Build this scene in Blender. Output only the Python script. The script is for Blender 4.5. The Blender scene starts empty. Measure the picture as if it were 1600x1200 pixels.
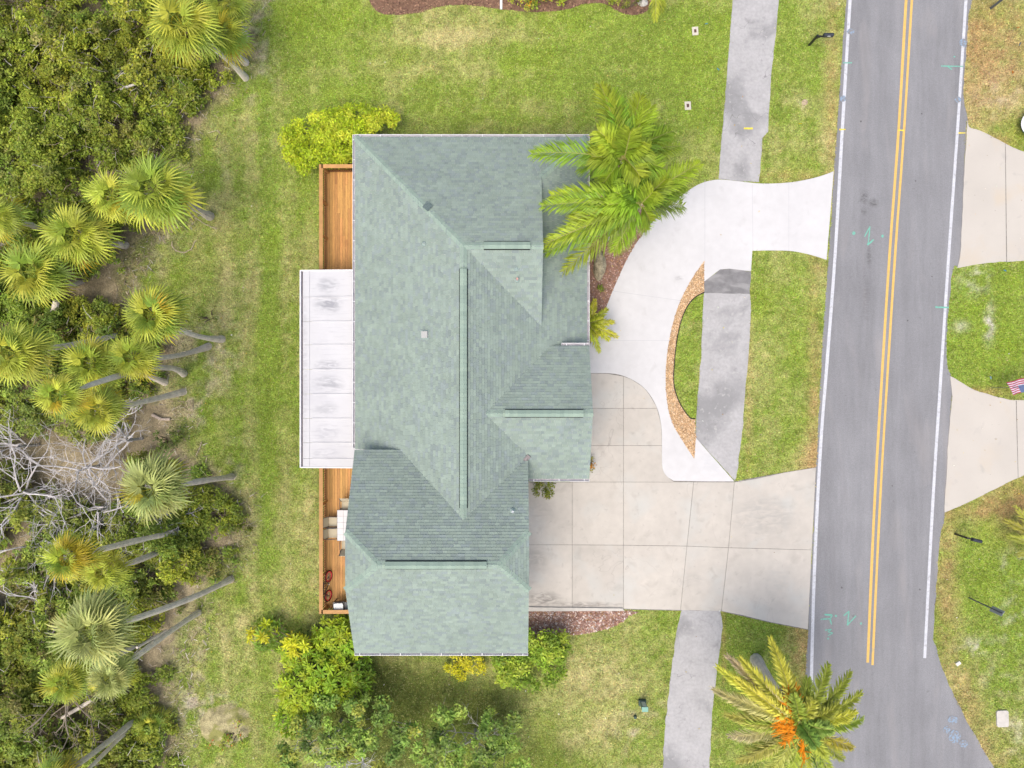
import bpy, math, random
import numpy as np
from mathutils import Vector, Matrix
from mathutils.geometry import tessellate_polygon

# ------------------------------------------------------------------ camera, sky, sun, exposure
SC = bpy.context.scene
COL = SC.collection
H = 38.1                                   # drone height above the ground in metres
FPX = 1066.67                              # focal length in photo pixels (24 mm on 36 mm, 1600 px wide)
cam = bpy.data.cameras.new('camera'); cam.lens = 24.0; cam.sensor_width = 36.0
cam.clip_start = 0.5; cam.clip_end = 3000.0
cam_o = bpy.data.objects.new('camera', cam); COL.objects.link(cam_o)
cam_o.location = (0, 0, H); cam_o.rotation_euler = (0, 0, 0)
SC.camera = cam_o
SUN_EL, SUN_AZ = math.radians(66), math.radians(208)     # azimuth clockwise from the top of the picture
w = bpy.data.worlds.new('World'); SC.world = w; w.use_nodes = True
nt = w.node_tree; bg = nt.nodes['Background']
sky = nt.nodes.new('ShaderNodeTexSky'); sky.sky_type = 'NISHITA'; sky.sun_disc = False
sky.sun_elevation = SUN_EL; sky.sun_rotation = SUN_AZ
sky.air_density = 1.0; sky.dust_density = 6.0; sky.ozone_density = 1.0
nt.links.new(sky.outputs[0], bg.inputs[0]); bg.inputs[1].default_value = 0.15
sl = bpy.data.lights.new('sun', 'SUN'); sl.energy = 0.95; sl.angle = math.radians(52); sl.color = (1.0, 0.93, 0.83)
so = bpy.data.objects.new('sun', sl); COL.objects.link(so)
sd = Vector((math.sin(SUN_AZ)*math.cos(SUN_EL), math.cos(SUN_AZ)*math.cos(SUN_EL), math.sin(SUN_EL)))
so.rotation_euler = sd.to_track_quat('Z', 'Y').to_euler(); so.location = sd*60
SC.view_settings.view_transform = 'Standard'; SC.view_settings.look = 'None'
SC.view_settings.gamma = 1.0; SC.view_settings.use_curve_mapping = False
SC.view_settings.exposure = 0.47

# ------------------------------------------------------------------ helpers
RNG = np.random.default_rng(7)
random.seed(7)

def W(px, py, z=0.0):
    """the point at height z that stands at this photo position"""
    k = (H - z)/FPX
    return Vector(((px-800)*k, (600-py)*k, z))
def W2(pts, z=0.0):
    return [tuple(W(a, b, z)[:2]) for a, b in pts]

def _hash(ix, iy, seed):
    h = (ix.astype(np.int64)*374761393 + iy.astype(np.int64)*668265263 + seed*1442695041) & 0xFFFFFFFF
    h = ((h ^ (h >> 13))*1274126177) & 0xFFFFFFFF
    return ((h ^ (h >> 16)) & 0xFFFF)/65535.0
def vnoise(x, y, seed=0):
    x = np.asarray(x, float); y = np.asarray(y, float)
    ix, iy = np.floor(x), np.floor(y); fx, fy = x-ix, y-iy
    fx = fx*fx*(3-2*fx); fy = fy*fy*(3-2*fy)
    a = _hash(ix, iy, seed); b = _hash(ix+1, iy, seed); c = _hash(ix, iy+1, seed); d = _hash(ix+1, iy+1, seed)
    return (a*(1-fx)+b*fx)*(1-fy) + (c*(1-fx)+d*fx)*fy
def fbm(x, y, seed=0, octv=4):
    s = 0; a = .5; t = 0
    for o in range(octv):
        s = s + a*vnoise(np.asarray(x)*2**o+17.3*o, np.asarray(y)*2**o-9.1*o, seed+o); t += a; a *= .5
    return s/t
def inside(x, y, poly):
    x = np.asarray(x); y = np.asarray(y); r = np.zeros(x.shape, bool); n = len(poly)
    for i in range(n):
        x0, y0 = poly[i]; x1, y1 = poly[(i+1) % n]
        if y0 == y1: continue
        c = ((y0 > y) != (y1 > y)) & (x < (x1-x0)*(y-y0)/(y1-y0)+x0)
        r ^= c
    return r

def props(o, label=None, cat=None, group=None, kind=None):
    if label: o['label'] = label
    if cat: o['category'] = cat
    if group: o['group'] = group
    if kind: o['kind'] = kind
    return o
def empty(name, loc=(0, 0, 0), rot=(0, 0, 0), label=None, cat=None, group=None, kind=None):
    o = bpy.data.objects.new(name, None); COL.objects.link(o)
    o.empty_display_size = .2; o.location = loc; o.rotation_euler = rot
    return props(o, label, cat, group, kind)
def put(name, mesh, parent=None, loc=None, rot=None, scale=None, **kw):
    o = bpy.data.objects.new(name, mesh); COL.objects.link(o)
    if parent is not None: o.parent = parent
    if loc is not None: o.location = loc
    if rot is not None: o.rotation_euler = rot
    if scale is not None: o.scale = (scale,)*3 if isinstance(scale, (int, float)) else scale
    return props(o, **kw)
def np_mesh(name, V, F, m, fcol=None, smooth=False):
    """V (n,3), F (m,k) arrays -> mesh; fcol (m,3) per face"""
    me = bpy.data.meshes.new(name); V = np.asarray(V, np.float32); F = np.asarray(F, np.int32)
    k = F.shape[1]
    me.vertices.add(len(V)); me.vertices.foreach_set('co', V.ravel())
    me.loops.add(F.size); me.loops.foreach_set('vertex_index', F.ravel())
    me.polygons.add(len(F)); me.polygons.foreach_set('loop_start', np.arange(0, F.size, k, dtype=np.int32))
    if fcol is not None:
        at = me.attributes.new('Col', 'FLOAT_COLOR', 'FACE')
        c = np.ones((len(F), 4), np.float32); c[:, :3] = fcol; at.data.foreach_set('color', c.ravel())
    me.materials.append(m)
    if smooth: me.polygons.foreach_set('use_smooth', np.ones(len(F), bool))
    me.update(calc_edges=True); me.validate()
    return me

class MB:
    """collects shapes into one mesh"""
    def __init__(s): s.v = []; s.f = []; s.c = []; s.mi = []; s.cur = (1, 1, 1); s.m = 0
    def add(s, v, f, col=None):
        b = len(s.v); s.v += [tuple(p) for p in v]
        for q in f:
            s.f.append(tuple(b+i for i in q)); s.c.append(col or s.cur); s.mi.append(s.m)
        return s
    def box(s, c, d, rz=0, M=None, col=None):
        x, y, z = d[0]/2, d[1]/2, d[2]/2
        P = [Vector(p) for p in ((-x,-y,-z),(x,-y,-z),(x,y,-z),(-x,y,-z),(-x,-y,z),(x,-y,z),(x,y,z),(-x,y,z))]
        R = M if M is not None else Matrix.Rotation(rz, 3, 'Z')
        return s.add([R @ p + Vector(c) for p in P], [(3,2,1,0),(4,5,6,7),(0,1,5,4),(1,2,6,5),(2,3,7,6),(3,0,4,7)], col)
    def box2(s, a, b, col=None):
        return s.box([(a[i]+b[i])/2 for i in range(3)], [abs(b[i]-a[i]) for i in range(3)], col=col)
    def prism(s, poly, z0, z1, col=None):
        """poly: xy list; z0, z1 numbers"""
        n = len(poly)
        ar = sum(poly[i][0]*poly[(i+1) % n][1]-poly[(i+1) % n][0]*poly[i][1] for i in range(n))
        if ar < 0: poly = poly[::-1]
        tri = tessellate_polygon([[Vector((p[0], p[1], 0)) for p in poly]])
        V = [(p[0], p[1], z1) for p in poly]+[(p[0], p[1], z0) for p in poly]
        F = []
        for t in tri:
            a, b, c = [Vector((*poly[i], 0)) for i in t]
            t = tuple(t) if (b-a).cross(c-a).z > 0 else (t[2], t[1], t[0])
            F.append(t); F.append((t[2]+n, t[1]+n, t[0]+n))
        F += [(i, i+n, (i+1) % n+n, (i+1) % n) for i in range(n)]
        return s.add(V, F, col)
    def tube(s, pts, rad, n=6, col=None, cap=True):
        pts = [Vector(p) for p in pts]; m = len(pts)
        if isinstance(rad, (int, float)): rad = [rad]*m
        V = []; F = []
        ref = None
        for i in range(m):
            t = (pts[min(i+1, m-1)]-pts[max(i-1, 0)])
            t = t.normalized() if t.length > 1e-9 else Vector((0, 0, 1))
            if ref is None: ref = Vector((1, 0, 0)) if abs(t.x) < .8 else Vector((0, 1, 0))
            a = (ref - t*ref.dot(t)).normalized(); b = t.cross(a); ref = a
            for k in range(n):
                an = 2*math.pi*k/n
                V.append(pts[i]+(a*math.cos(an)+b*math.sin(an))*rad[i])
        for i in range(m-1):
            for k in range(n):
                F.append((i*n+k, i*n+(k+1) % n, (i+1)*n+(k+1) % n, (i+1)*n+k))
        if cap: F.append(tuple(range(n))[::-1]); F.append(tuple((m-1)*n+k for k in range(n)))
        return s.add(V, F, col)
    def lathe(s, prof, n=12, c=(0, 0, 0), col=None):
        V = []; F = []
        for r, z in prof:
            for k in range(n): V.append((c[0]+r*math.cos(2*math.pi*k/n), c[1]+r*math.sin(2*math.pi*k/n), c[2]+z))
        for i in range(len(prof)-1):
            for k in range(n): F.append((i*n+k, i*n+(k+1) % n, (i+1)*n+(k+1) % n, (i+1)*n+k))
        F.append(tuple(range(n))[::-1]); F.append(tuple((len(prof)-1)*n+k for k in range(n)))
        return s.add(V, F, col)
    def torus(s, c, R, r, axis='y', n=24, k=8, col=None, tri=None):
        V = []; F = []
        for i in range(n):
            a = 2*math.pi*i/n
            for j in range(k):
                b = 2*math.pi*j/k; q = R+r*math.cos(b)
                p = (q*math.cos(a), r*math.sin(b), q*math.sin(a)) if axis == 'y' else (q*math.cos(a), q*math.sin(a), r*math.sin(b))
                V.append([p[t]+c[t] for t in range(3)])
        for i in range(n):
            for j in range(k): F.append((i*k+j, i*k+(j+1) % k, ((i+1) % n)*k+(j+1) % k, ((i+1) % n)*k+j))
        return s.add(V, F, col)
    def mesh(s, name, m, smooth=False):
        me = bpy.data.meshes.new(name); me.from_pydata(s.v, [], s.f)
        ms = m if isinstance(m, (list, tuple)) else [m]
        for q in ms: me.materials.append(q)
        at = me.attributes.new('Col', 'FLOAT_COLOR', 'FACE')
        c = np.ones((len(s.f), 4), np.float32); c[:, :3] = s.c; at.data.foreach_set('color', c.ravel())
        if len(ms) > 1: me.polygons.foreach_set('material_index', s.mi)
        if smooth: me.polygons.foreach_set('use_smooth', [True]*len(s.f))
        me.update()
        return me
    def build(s, name, m, parent=None, smooth=False, loc=None, rot=None, **kw):
        return put(name, s.mesh(name, m, smooth), parent, loc, rot, **kw)

# ------------------------------------------------------------------ materials
MATS = {}
def mat(name, col=(1, 1, 1), rough=.85, spec=.25, attr=False, noise=(), rand=0, hrand=0, bump=None, transl=0, metal=0,
        stains=(), lines=None, objco=False, spots=()):
    if name in MATS: return MATS[name]
    m = bpy.data.materials.new(name); m.use_nodes = True; t = m.node_tree; N = t.nodes; L = t.links
    b = N['Principled BSDF']; out = N['Material Output']
    b.inputs['Roughness'].default_value = rough; b.inputs['Specular IOR Level'].default_value = spec
    b.inputs['Metallic'].default_value = metal
    tc = N.new('ShaderNodeTexCoord')
    if objco: co = tc.outputs['Object']
    else:
        g = N.new('ShaderNodeNewGeometry'); co = g.outputs['Position']
    if attr:
        a = N.new('ShaderNodeAttribute'); a.attribute_name = 'Col'; c = a.outputs['Color']
    else:
        r = N.new('ShaderNodeRGB'); r.outputs[0].default_value = (*col, 1); c = r.outputs[0]
    def mul(c, f):
        q = N.new('ShaderNodeMixRGB'); q.blend_type = 'MULTIPLY'; q.inputs[0].default_value = 1
        L.new(c, q.inputs[1]); L.new(f, q.inputs[2]); return q.outputs[0]
    def rng(f, lo, hi, a=0.0, z=1.0):
        q = N.new('ShaderNodeMapRange'); q.inputs[1].default_value = a; q.inputs[2].default_value = z
        q.inputs[3].default_value = lo; q.inputs[4].default_value = hi; L.new(f, q.inputs[0]); return q.outputs[0]
    def nz(sc, det=4, dist=0, vec=None, sxyz=None):
        v = vec or co
        if sxyz:
            mp = N.new('ShaderNodeMapping'); mp.inputs['Scale'].default_value = sxyz; L.new(v, mp.inputs[0]); v = mp.outputs[0]
        q = N.new('ShaderNodeTexNoise'); q.inputs['Scale'].default_value = sc; q.inputs['Detail'].default_value = det
        q.inputs['Distortion'].default_value = dist; L.new(v, q.inputs['Vector']); return q.outputs[0]
    for e in noise:
        c = mul(c, rng(nz(e[0], sxyz=e[2] if len(e) > 2 else None), 1-e[1], 1+e[1], .3, .7))
    for e in stains:      # (scale, lo, hi, colour, amount, stretch)
        f = rng(nz(e[0], 5, .4, sxyz=e[5] if len(e) > 5 else None), 0, e[4], e[1], e[2])
        q = N.new('ShaderNodeMixRGB'); L.new(f, q.inputs[0]); L.new(c, q.inputs[1]); q.inputs[2].default_value = (*e[3], 1); c = q.outputs[0]
    for (px, py, rx, ry, z, scol, amt, nsc) in spots:      # one stain with a place of its own: photo position, radii in photo pixels
        p = W(px, py, z); kk = (H-z)/FPX; mp = N.new('ShaderNodeMapping'); mp.vector_type = 'TEXTURE'
        mp.inputs['Location'].default_value = (p.x, p.y, z); mp.inputs['Scale'].default_value = (rx*kk, ry*kk, 1000); L.new(co, mp.inputs[0])
        ln = N.new('ShaderNodeVectorMath'); ln.operation = 'LENGTH'; L.new(mp.outputs[0], ln.inputs[0])
        a = rng(ln.outputs['Value'], 1, 0, .35, 1.05); f = rng(nz(nsc*1.6, 6, 1.2, sxyz=(.5, 1.5, 1)), 0, 1, .36, .6)
        q = N.new('ShaderNodeMath'); q.operation = 'MULTIPLY'; L.new(a, q.inputs[0]); L.new(f, q.inputs[1])
        q1 = N.new('ShaderNodeMath'); q1.operation = 'MULTIPLY'; L.new(q.outputs[0], q1.inputs[0]); q1.inputs[1].default_value = amt*.75
        q2 = N.new('ShaderNodeMixRGB'); L.new(q1.outputs[0], q2.inputs[0]); L.new(c, q2.inputs[1]); q2.inputs[2].default_value = (*scol, 1); c = q2.outputs[0]
    if lines:             # thin wandering cracks: (scale, width, colour, amount)
        wv = nz(lines[0], 3, .6)
        q = N.new('ShaderNodeMath'); q.operation = 'SUBTRACT'; L.new(wv, q.inputs[0]); q.inputs[1].default_value = .5
        q2 = N.new('ShaderNodeMath'); q2.operation = 'ABSOLUTE'; L.new(q.outputs[0], q2.inputs[0])
        f = rng(q2.outputs[0], lines[3], 0, 0, lines[1])
        gate = rng(nz(lines[0]*.7, 1), 0, 1, .5, .62)
        q3 = N.new('ShaderNodeMath'); q3.operation = 'MULTIPLY'; L.new(f, q3.inputs[0]); L.new(gate, q3.inputs[1])
        q4 = N.new('ShaderNodeMixRGB'); L.new(q3.outputs[0], q4.inputs[0]); L.new(c, q4.inputs[1]); q4.inputs[2].default_value = (*lines[2], 1); c = q4.outputs[0]
    if rand or hrand:
        oi = N.new('ShaderNodeObjectInfo')
        if rand: c = mul(c, rng(oi.outputs['Random'], 1-rand, 1+rand))
        if hrand:
            hs = N.new('ShaderNodeHueSaturation'); L.new(c, hs.inputs['Color'])
            q = N.new('ShaderNodeMath'); q.operation = 'MULTIPLY'; q.inputs[1].default_value = 7.13; L.new(oi.outputs['Random'], q.inputs[0])
            q2 = N.new('ShaderNodeMath'); q2.operation = 'FRACT'; L.new(q.outputs[0], q2.inputs[0])
            L.new(rng(q2.outputs[0], .5-hrand, .5+hrand), hs.inputs['Hue']); c = hs.outputs[0]
    L.new(c, b.inputs['Base Color'])
    if bump:
        bp = N.new('ShaderNodeBump'); bp.inputs['Strength'].default_value = bump[1]; bp.inputs['Distance'].default_value = bump[2] if len(bump) > 2 else .02
        L.new(nz(bump[0], 5), bp.inputs['Height']); L.new(bp.outputs[0], b.inputs['Normal'])
    if transl:
        tr = N.new('ShaderNodeBsdfTranslucent'); L.new(c, tr.inputs[0])
        mx = N.new('ShaderNodeMixShader'); mx.inputs[0].default_value = transl
        L.new(b.outputs[0], mx.inputs[1]); L.new(tr.outputs[0], mx.inputs[2]); L.new(mx.outputs[0], out.inputs[0])
    MATS[name] = m
    return m

def sR(r, g, b):           # display colour 0-255 -> linear
    f = lambda v: (v/255/12.92 if v/255 <= .04045 else ((v/255+.055)/1.055)**2.4)
    return (f(r), f(g), f(b))

GROUND = mat('lawn_turf', attr=True, rough=.95, spec=.05, noise=((.9, .10), (3.2, .16), (12, .30), (40, .35)), bump=(30, .8, .04))
BLADE = mat('grass_blade', attr=True, rough=.8, spec=.1, noise=((.9, .10), (3.2, .16), (12, .25)), transl=.2)
ASPHALT = mat('aged_asphalt', (.232, .237, .250), .9, .2, noise=((.5, .05), (5, .05, (1, .12, 1)), (1.1, .10, (1, .07, 1)), (18, .10), (60, .22)),
              stains=((2.6, .70, .78, (.12, .12, .125), .6), (11, .70, .76, (.11, .11, .115), .6), (.9, .56, .76, (.31, .30, .30), .6, (1, .2, 1)), (.7, .58, .75, (.20, .20, .21), .6, (1, .15, 1))), bump=(160, .3, .01),
              spots=((1350,308,7,14,0,(.09,.09,.09),.9,5),(1365,317,9,9,0,(.08,.08,.08),.9,5),(1358,402,5,20,0,(.10,.10,.10),.8,3),(1354,470,7,40,0,(.14,.14,.145),.7,2),(1350,330,5,8,0,(.10,.10,.10),.8,5),(1560,1150,60,60,0,(.32,.31,.31),.6,1.5)))
PATCH = mat('dark_asphalt_patch', (.21, .21, .215), .92, .15, noise=((3, .15), (60, .2)), stains=((1.4, .52, .64, (.33, .33, .33), .7, (.5, 1.5, 1)),), bump=(140, .4, .01))
PATH = mat('weathered_path', (.40, .40, .405), .92, .15, noise=((1.4, .07), (7, .08), (80, .1)),
           stains=((.28, .54, .64, (.23, .235, .24), .75), (1.9, .6, .74, (.24, .24, .24), .5), (4, .60, .7, (.46, .46, .45), .6)),
           lines=(.55, .006, (.12, .12, .12), .6), bump=(120, .3, .01))
NEWCON = mat('new_white_concrete', (.575, .58, .587), .85, .2, noise=((.35, .04), (2.5, .03), (60, .03)), stains=((.5, .55, .75, (.52, .522, .525), .6), (1.6, .60, .78, (.46, .46, .46), .45)), bump=(80, .12, .006),
             spots=((1060,435,8,5,0,(.30,.30,.31),.7,6),(960,505,4,3,0,(.25,.24,.23),.8,6),(1115,725,30,22,0,(.50,.52,.54),.6,2),(1090,300,40,20,0,(.50,.51,.52),.5,1.5)))
OLDCON = mat('old_concrete', (.50, .475, .43), .88, .2, noise=((.5, .05), (2.1, .05), (70, .05)), rand=.04,
             stains=((.55, .52, .75, (.49, .50, .475), .8), (1.1, .60, .78, (.37, .345, .31), .7), (3.2, .62, .78, (.31, .29, .27), .5)), lines=(.35, .0025, (.3, .28, .26), .5), bump=(90, .15, .006),
             spots=((848,936,34,15,0,(.13,.125,.12),.85,2.5),(915,944,70,5,0,(.16,.15,.14),.8,3),(838,872,22,24,0,(.30,.29,.26),.7,1.5),(1195,805,60,38,0,(.33,.33,.32),.7,1.4),(1080,905,26,12,0,(.36,.35,.33),.5,2),(845,800,24,26,0,(.36,.34,.31),.6,1.4),(1215,905,30,30,0,(.40,.40,.38),.5,1.6)))
TANCON = mat('tan_concrete', (.50, .475, .43), .88, .2, noise=((.4, .05), (70, .05)), stains=((.6, .55, .75, (.52, .46, .37), .7), (1.4, .62, .75, (.40, .385, .36), .6), (9, .72, .76, (.2, .16, .13), .6)), bump=(90, .15, .006))
JOINT = mat('joint_dark', (.24, .23, .21), .95, .1, noise=((6, .25),))
LINEW = mat('white_road_paint', (.53, .55, .59), .75, .2, noise=((2, .06), (8, .08), (70, .12)), stains=((6, .58, .70, (.33, .33, .34), .6),))
LINEY = mat('yellow_road_paint', (.66, .43, .13), .75, .2, noise=((6, .08), (70, .1)), stains=((3, .62, .72, (.42, .36, .22), .6),))
P_GREEN = mat('green_spray_paint', (.16, .47, .37), .8, .2, stains=((16, .52, .62, (.22, .26, .25), .7),))
P_YEL = mat('yellow_spray_paint', (.72, .60, .08), .8, .2, noise=((15, .15),))
P_BLUE = mat('blue_spray_paint', (.24, .33, .44), .8, .2, stains=((9, .44, .54, (.232, .237, .250), 1.0),))
MULCH = mat('bark_mulch', attr=True, rough=.95, spec=.05, noise=((4, .15), (40, .25)))
SHING = mat('roof_shingle', attr=True, rough=.93, spec=.1, noise=((.45, .05), (2.2, .05), (140, .1)))
CAPM = mat('ridge_cap_shingle', attr=True, rough=.93, spec=.1, noise=((120, .08),))
BLACKP = mat('black_vent_plastic', (.015, .017, .016), .8, .2)
WHITE = mat('white_trim', (.72, .73, .75), .5, .4, noise=((3, .05),), stains=((6, .62, .72, (.45, .45, .44), .4),))
GUTIN = mat('gutter_inside', (.42, .41, .44), .7, .3, noise=((5, .2),))
WALLM = mat('stucco_wall', (.55, .53, .47), .9, .2, noise=((2, .05), (60, .08)), bump=(80, .3))
GLASS = mat('window_glass', (.03, .04, .05), .08, .6)
LANAI = mat('white_insulated_roof', (.55, .56, .58), .6, .3, noise=((1, .03),),
            stains=((.5, .48, .6, (.49, .50, .53), .6), (4, .56, .72, (.40, .41, .44), .45, (.25, 3, 1))),
            spots=((512,445,20,14,2.85,(.25,.26,.29),.8,2.2),(512,476,26,18,2.85,(.22,.23,.26),.95,2.0),(512,570,26,10,2.85,(.26,.27,.3),.8,2.4),(514,600,28,16,2.85,(.25,.26,.29),.85,2.2),(508,640,26,14,2.85,(.33,.34,.37),.7,2.0),(510,676,26,16,2.85,(.33,.34,.38),.7,2.0),(508,708,26,10,2.85,(.35,.36,.4),.7,2.0),(476,575,6,160,2.75,(.36,.36,.38),.6,2.0)))
WOOD = mat('stained_deck_wood', (.53, .285, .09), .6, .35, noise=((3, .14, (6, .6, 1)), (30, .14, (3, .3, 1))), rand=.22, hrand=.008, stains=((.8, .58, .75, (.27, .11, .03), .5),))
RAILW = mat('rail_wood', (.46, .25, .09), .6, .35, noise=((3, .12),), rand=.1)
RAILD = mat('baluster_wood', (.21, .10, .035), .7, .3, rand=.15)
TRUNK = mat('palm_trunk', attr=True, rough=.95, spec=.08, noise=((3, .16), (22, .25, (1, 1, 2.4))), bump=(26, .25, .01))
LEAF = mat('leaf', attr=True, rough=.5, spec=.3, transl=.2)
FROND = mat('frond_leaf', attr=True, rough=.5, spec=.35, transl=.22, rand=.2, hrand=.02)
BARK = mat('grey_bark', attr=True, rough=.95, spec=.05, noise=((9, .2),))
BLACK = mat('black_metal', (.018, .018, .02), .45, .5)
DGREY = mat('dark_grey_metal', (.09, .1, .11), .6, .4)
LGREY = mat('light_grey_metal', (.42, .45, .47), .5, .5)
# ------------------------------------------------------------------ ground, roads and paving outlines (photo positions -> metres on the ground)
def spl(pts, n=6):
    """smooth curve through points"""
    P = [np.array(p, float) for p in pts]; out = []
    for i in range(len(P)-1):
        p0 = P[max(i-1, 0)]; p1 = P[i]; p2 = P[i+1]; p3 = P[min(i+2, len(P)-1)]
        for k in range(n):
            t = k/n
            out.append(tuple(.5*((2*p1)+(-p0+p2)*t+(2*p0-5*p1+4*p2-p3)*t*t+(-p0+3*p1-3*p2+p3)*t**3)))
    out.append(tuple(P[-1])); return out
def rag(poly, amp=.03, step=.18, seed=3):
    """uneven edge; the shift depends on the place only, so shared edges stay shared"""
    out = []; n = len(poly)
    for i in range(n):
        a = np.array(poly[i]); b = np.array(poly[(i+1) % n]); m = max(1, int(np.linalg.norm(b-a)/step))
        for k in range(m): out.append(a+(b-a)*k/m)
    out = np.array(out); s = 2.2
    dx = fbm(out[:, 0]*s, out[:, 1]*s, seed, 3)-.5; dy = fbm(out[:, 0]*s+50, out[:, 1]*s, seed+9, 3)-.5
    out[:, 0] += dx*amp*4; out[:, 1] += dy*amp*4
    return [tuple(p) for p in out]

edge_l = [(1352,-500),(1334,-160),(1322,0),(1312,140),(1303,268),(1294,406),(1284,560),(1275,730),(1268,870),(1262,983),(1257,1100),(1253,1200),(1249,1320),(1240,1700)]
edge_r = [(1554,-500),(1532,-160),(1523,-20),(1514,22),(1509,90),(1505,150),(1511,187),(1509,202),(1500,400),(1489,420),(1480,507),(1479,567),(1485,588),(1486,620),(1476,798),(1468,844),(1459,985),(1462,1010),(1472,1042),(1500,1106),(1554,1200),(1640,1320),(1760,1460),(1900,1700)]
road_poly = W2(spl(edge_l, 4) + spl(edge_r, 4)[::-1])

drive_new = W2(spl([(1302,268),(1280,276),(1250,283),(1220,286.5),(1186,287),(1150,283),(1122,281),(1100,285),(1080,295),(1050,318),(1015,352),(985,395),(960,448),(945,485),(925,532),(905,565)],4)
  + [(880,583),(926,583)] + spl([(926,583),(960,584),(985,592),(1008,608),(1025,634),(1033,665),(1034,700),(1034.5,728),(1040,742),(1052,751)],5)
  + [(1100,752),(1147,752),(1087,684),(1084.5,717)] + spl([(1084.5,717),(1067,690),(1050,660),(1042,627),(1040,577),(1047,523),(1060,477),(1080,437),(1100,408)],5)
  + [(1100,440),(1125,421),(1140,420),(1173,424),(1175,392)] + spl([(1175,392),(1205,391.5),(1237,392.5),(1265,398),(1291,406)],4))
gravel_poly = W2(spl([(1084.5,717),(1067,690),(1050,660),(1042,627),(1040,577),(1047,523),(1060,477),(1080,437),(1100,408)],5) + [(1100,457)]
  + spl([(1100,457),(1083,467),(1068,490),(1058,527),(1053,573),(1053,603),(1062,630),(1077,652),(1086,654)],5) + [(1087,684)])
island_edge = W2(spl([(1100,457),(1083,467),(1068,490),(1058,527),(1053,573),(1053,603),(1062,630),(1077,652),(1086,654)],6))
path_up = W2([(1180,-500),(1252,-500),(1217,0),(1211,60),(1205,112),(1200,205),(1191,215),(1186,285),(1122,280),(1131,175),(1140,60),(1145,0)])
path_mid = W2([(1100,458),(1171,459)]+spl([(1171,459),(1173,480),(1168,572),(1166,590),(1161,660),(1152,735),(1148,751)],3)+[(1087,684),(1088,640),(1095,560)])
path_patch = W2([(1100,440),(1125,421),(1140,420),(1173,424),(1171,459),(1100,458)])
path_low = W2([(1064.5,953),(1126,954),(1129,980),(1124,1020),(1119,1052),(1113,1111),(1108,1200),(1090,1500),(1016,1500),(1036,1200),(1037,1153),(1046,1069),(1057,987)])
# old driveway slabs
J = 0.6
xs_top = {'a': 790, 'b': 894, 'c': 974}
slab_px = [
 [(790,753),(894,753),(894,851),(790,851)], [(894,753),(974,753),(974,851.5),(894,851)], [(974,753),(1083.5,753),(1073,853),(974,851.5)],
 [(1083.5,753),(1147,753),(1138,855.5),(1073,853)], [(1147,753),(1180,748),(1225,738),(1274.5,730),(1268,859),(1138,855.5)],
 [(790,851),(894,851),(894,950),(790,950)], [(894,851),(974,851.5),(974,951),(894,950)], [(974,851.5),(1073,853),(1063,953),(974,951)],
 [(1073,853),(1138,855.5),(1127,954.5),(1063,953)], [(1138,855.5),(1268,859),(1262,983),(1200,971),(1160,961),(1127,954.5)],
 [(890,583.5),(926,583.5),(950,583.8),(974,588),(974,638),(890,638)], [(890,638),(974,638),(974,696),(890,696)], [(890,696),(974,696),(974,753),(890,753)],
 [(974,588)]+spl([(985,592),(1008,608),(1025,634)],4)+[(1026.5,638),(974,638)],
 [(974,638),(1026.5,638)]+spl([(1028,644),(1033,665),(1034,696)],4)+[(974,696)],
 [(974,696),(1034,696),(1034.5,728),(1040,742),(1052,752),(1060,753),(974,753)] ]
drive_old_out = W2([(790,753),(890,753),(890,583)]+spl([(926,583),(960,584),(985,592),(1008,608),(1025,634),(1033,665),(1034,700),(1034.5,728),(1040,742),(1052,751)],4)+[(1147,752),(1225,738),(1275,730),(1268,859),(1262,984),(1200,972),(1127,955),(1063,954),(970,952),(790,951)])
drive_ne = W2(spl([(1511,187),(1514,199),(1530,204),(1560,219),(1600,238),(1680,268)],4)+[(1690,400)]+spl([(1690,400),(1600,407),(1545,411),(1495,419)],3)+[(1500,400),(1505,290)])
drive_se = W2(spl([(1484,588),(1500,596),(1516,606),(1540,615),(1570,623),(1600,626),(1690,628)],3)+[(1690,705)]+spl([(1690,705),(1600,742),(1550,766),(1510,786),(1475,801)],4)+[(1481,690),(1487,620)])
bed_front = W2([(870,300),(1003,300),(1030,330),(1015,352),(985,395),(960,448),(945,485),(925,532),(905,565),(870,565)])
bed_south = W2(spl([(790,952),(985,954),(982,962),(972,972),(945,983),(912,990),(880,994),(790,1010)],3))
bed_north = W2(spl([(572,-25),(577,0),(591,19),(616,23),(654,20),(685,11),(732,8),(779,14),(841,19),(891,14),(913,6),(944,6),(972,21),(997,23),(1013,14),(1016,-8),(1010,-25)],4))
PAVED = [road_poly, drive_new, path_up, path_mid, path_patch, path_low, drive_old_out, drive_ne, drive_se, gravel_poly, bed_front, bed_south, bed_north]
HOUSE_FP = [(-10.3, 11.6), (-10.3, -12.1), (-7.3, -12.1), (-7.3, -12.7), (.4, -12.7), (.4, -4.3), (3.4, -4.3), (3.4, 12.1), (-7.5, 12.1), (-7.5, 11.6)]
# thicket edge: left of this line is scrub floor
thick_px = [(430,-300),(410,-60),(402,20),(392,80),(368,140),(330,190),(300,240),(285,290),(300,330),(290,355),(232,372),(215,420),(215,470),(290,510),(300,545),(268,590),(286,640),(300,690),(345,748),(386,770),(392,830),(372,872),(345,910),(318,960),(300,1010),(288,1060),(283,1110),(290,1160),(284,1220),(270,1500)]
thick_poly = W2(spl(thick_px, 4)+[(-900, 1500), (-900, -300)])
def thick_dist(x, y):
    """metres left of the scrub edge (positive inside)"""
    P = np.array(W2(spl(thick_px, 4)))[::-1]
    ex = np.interp(y, P[:, 1], P[:, 0]); return ex-np.asarray(x)

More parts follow.
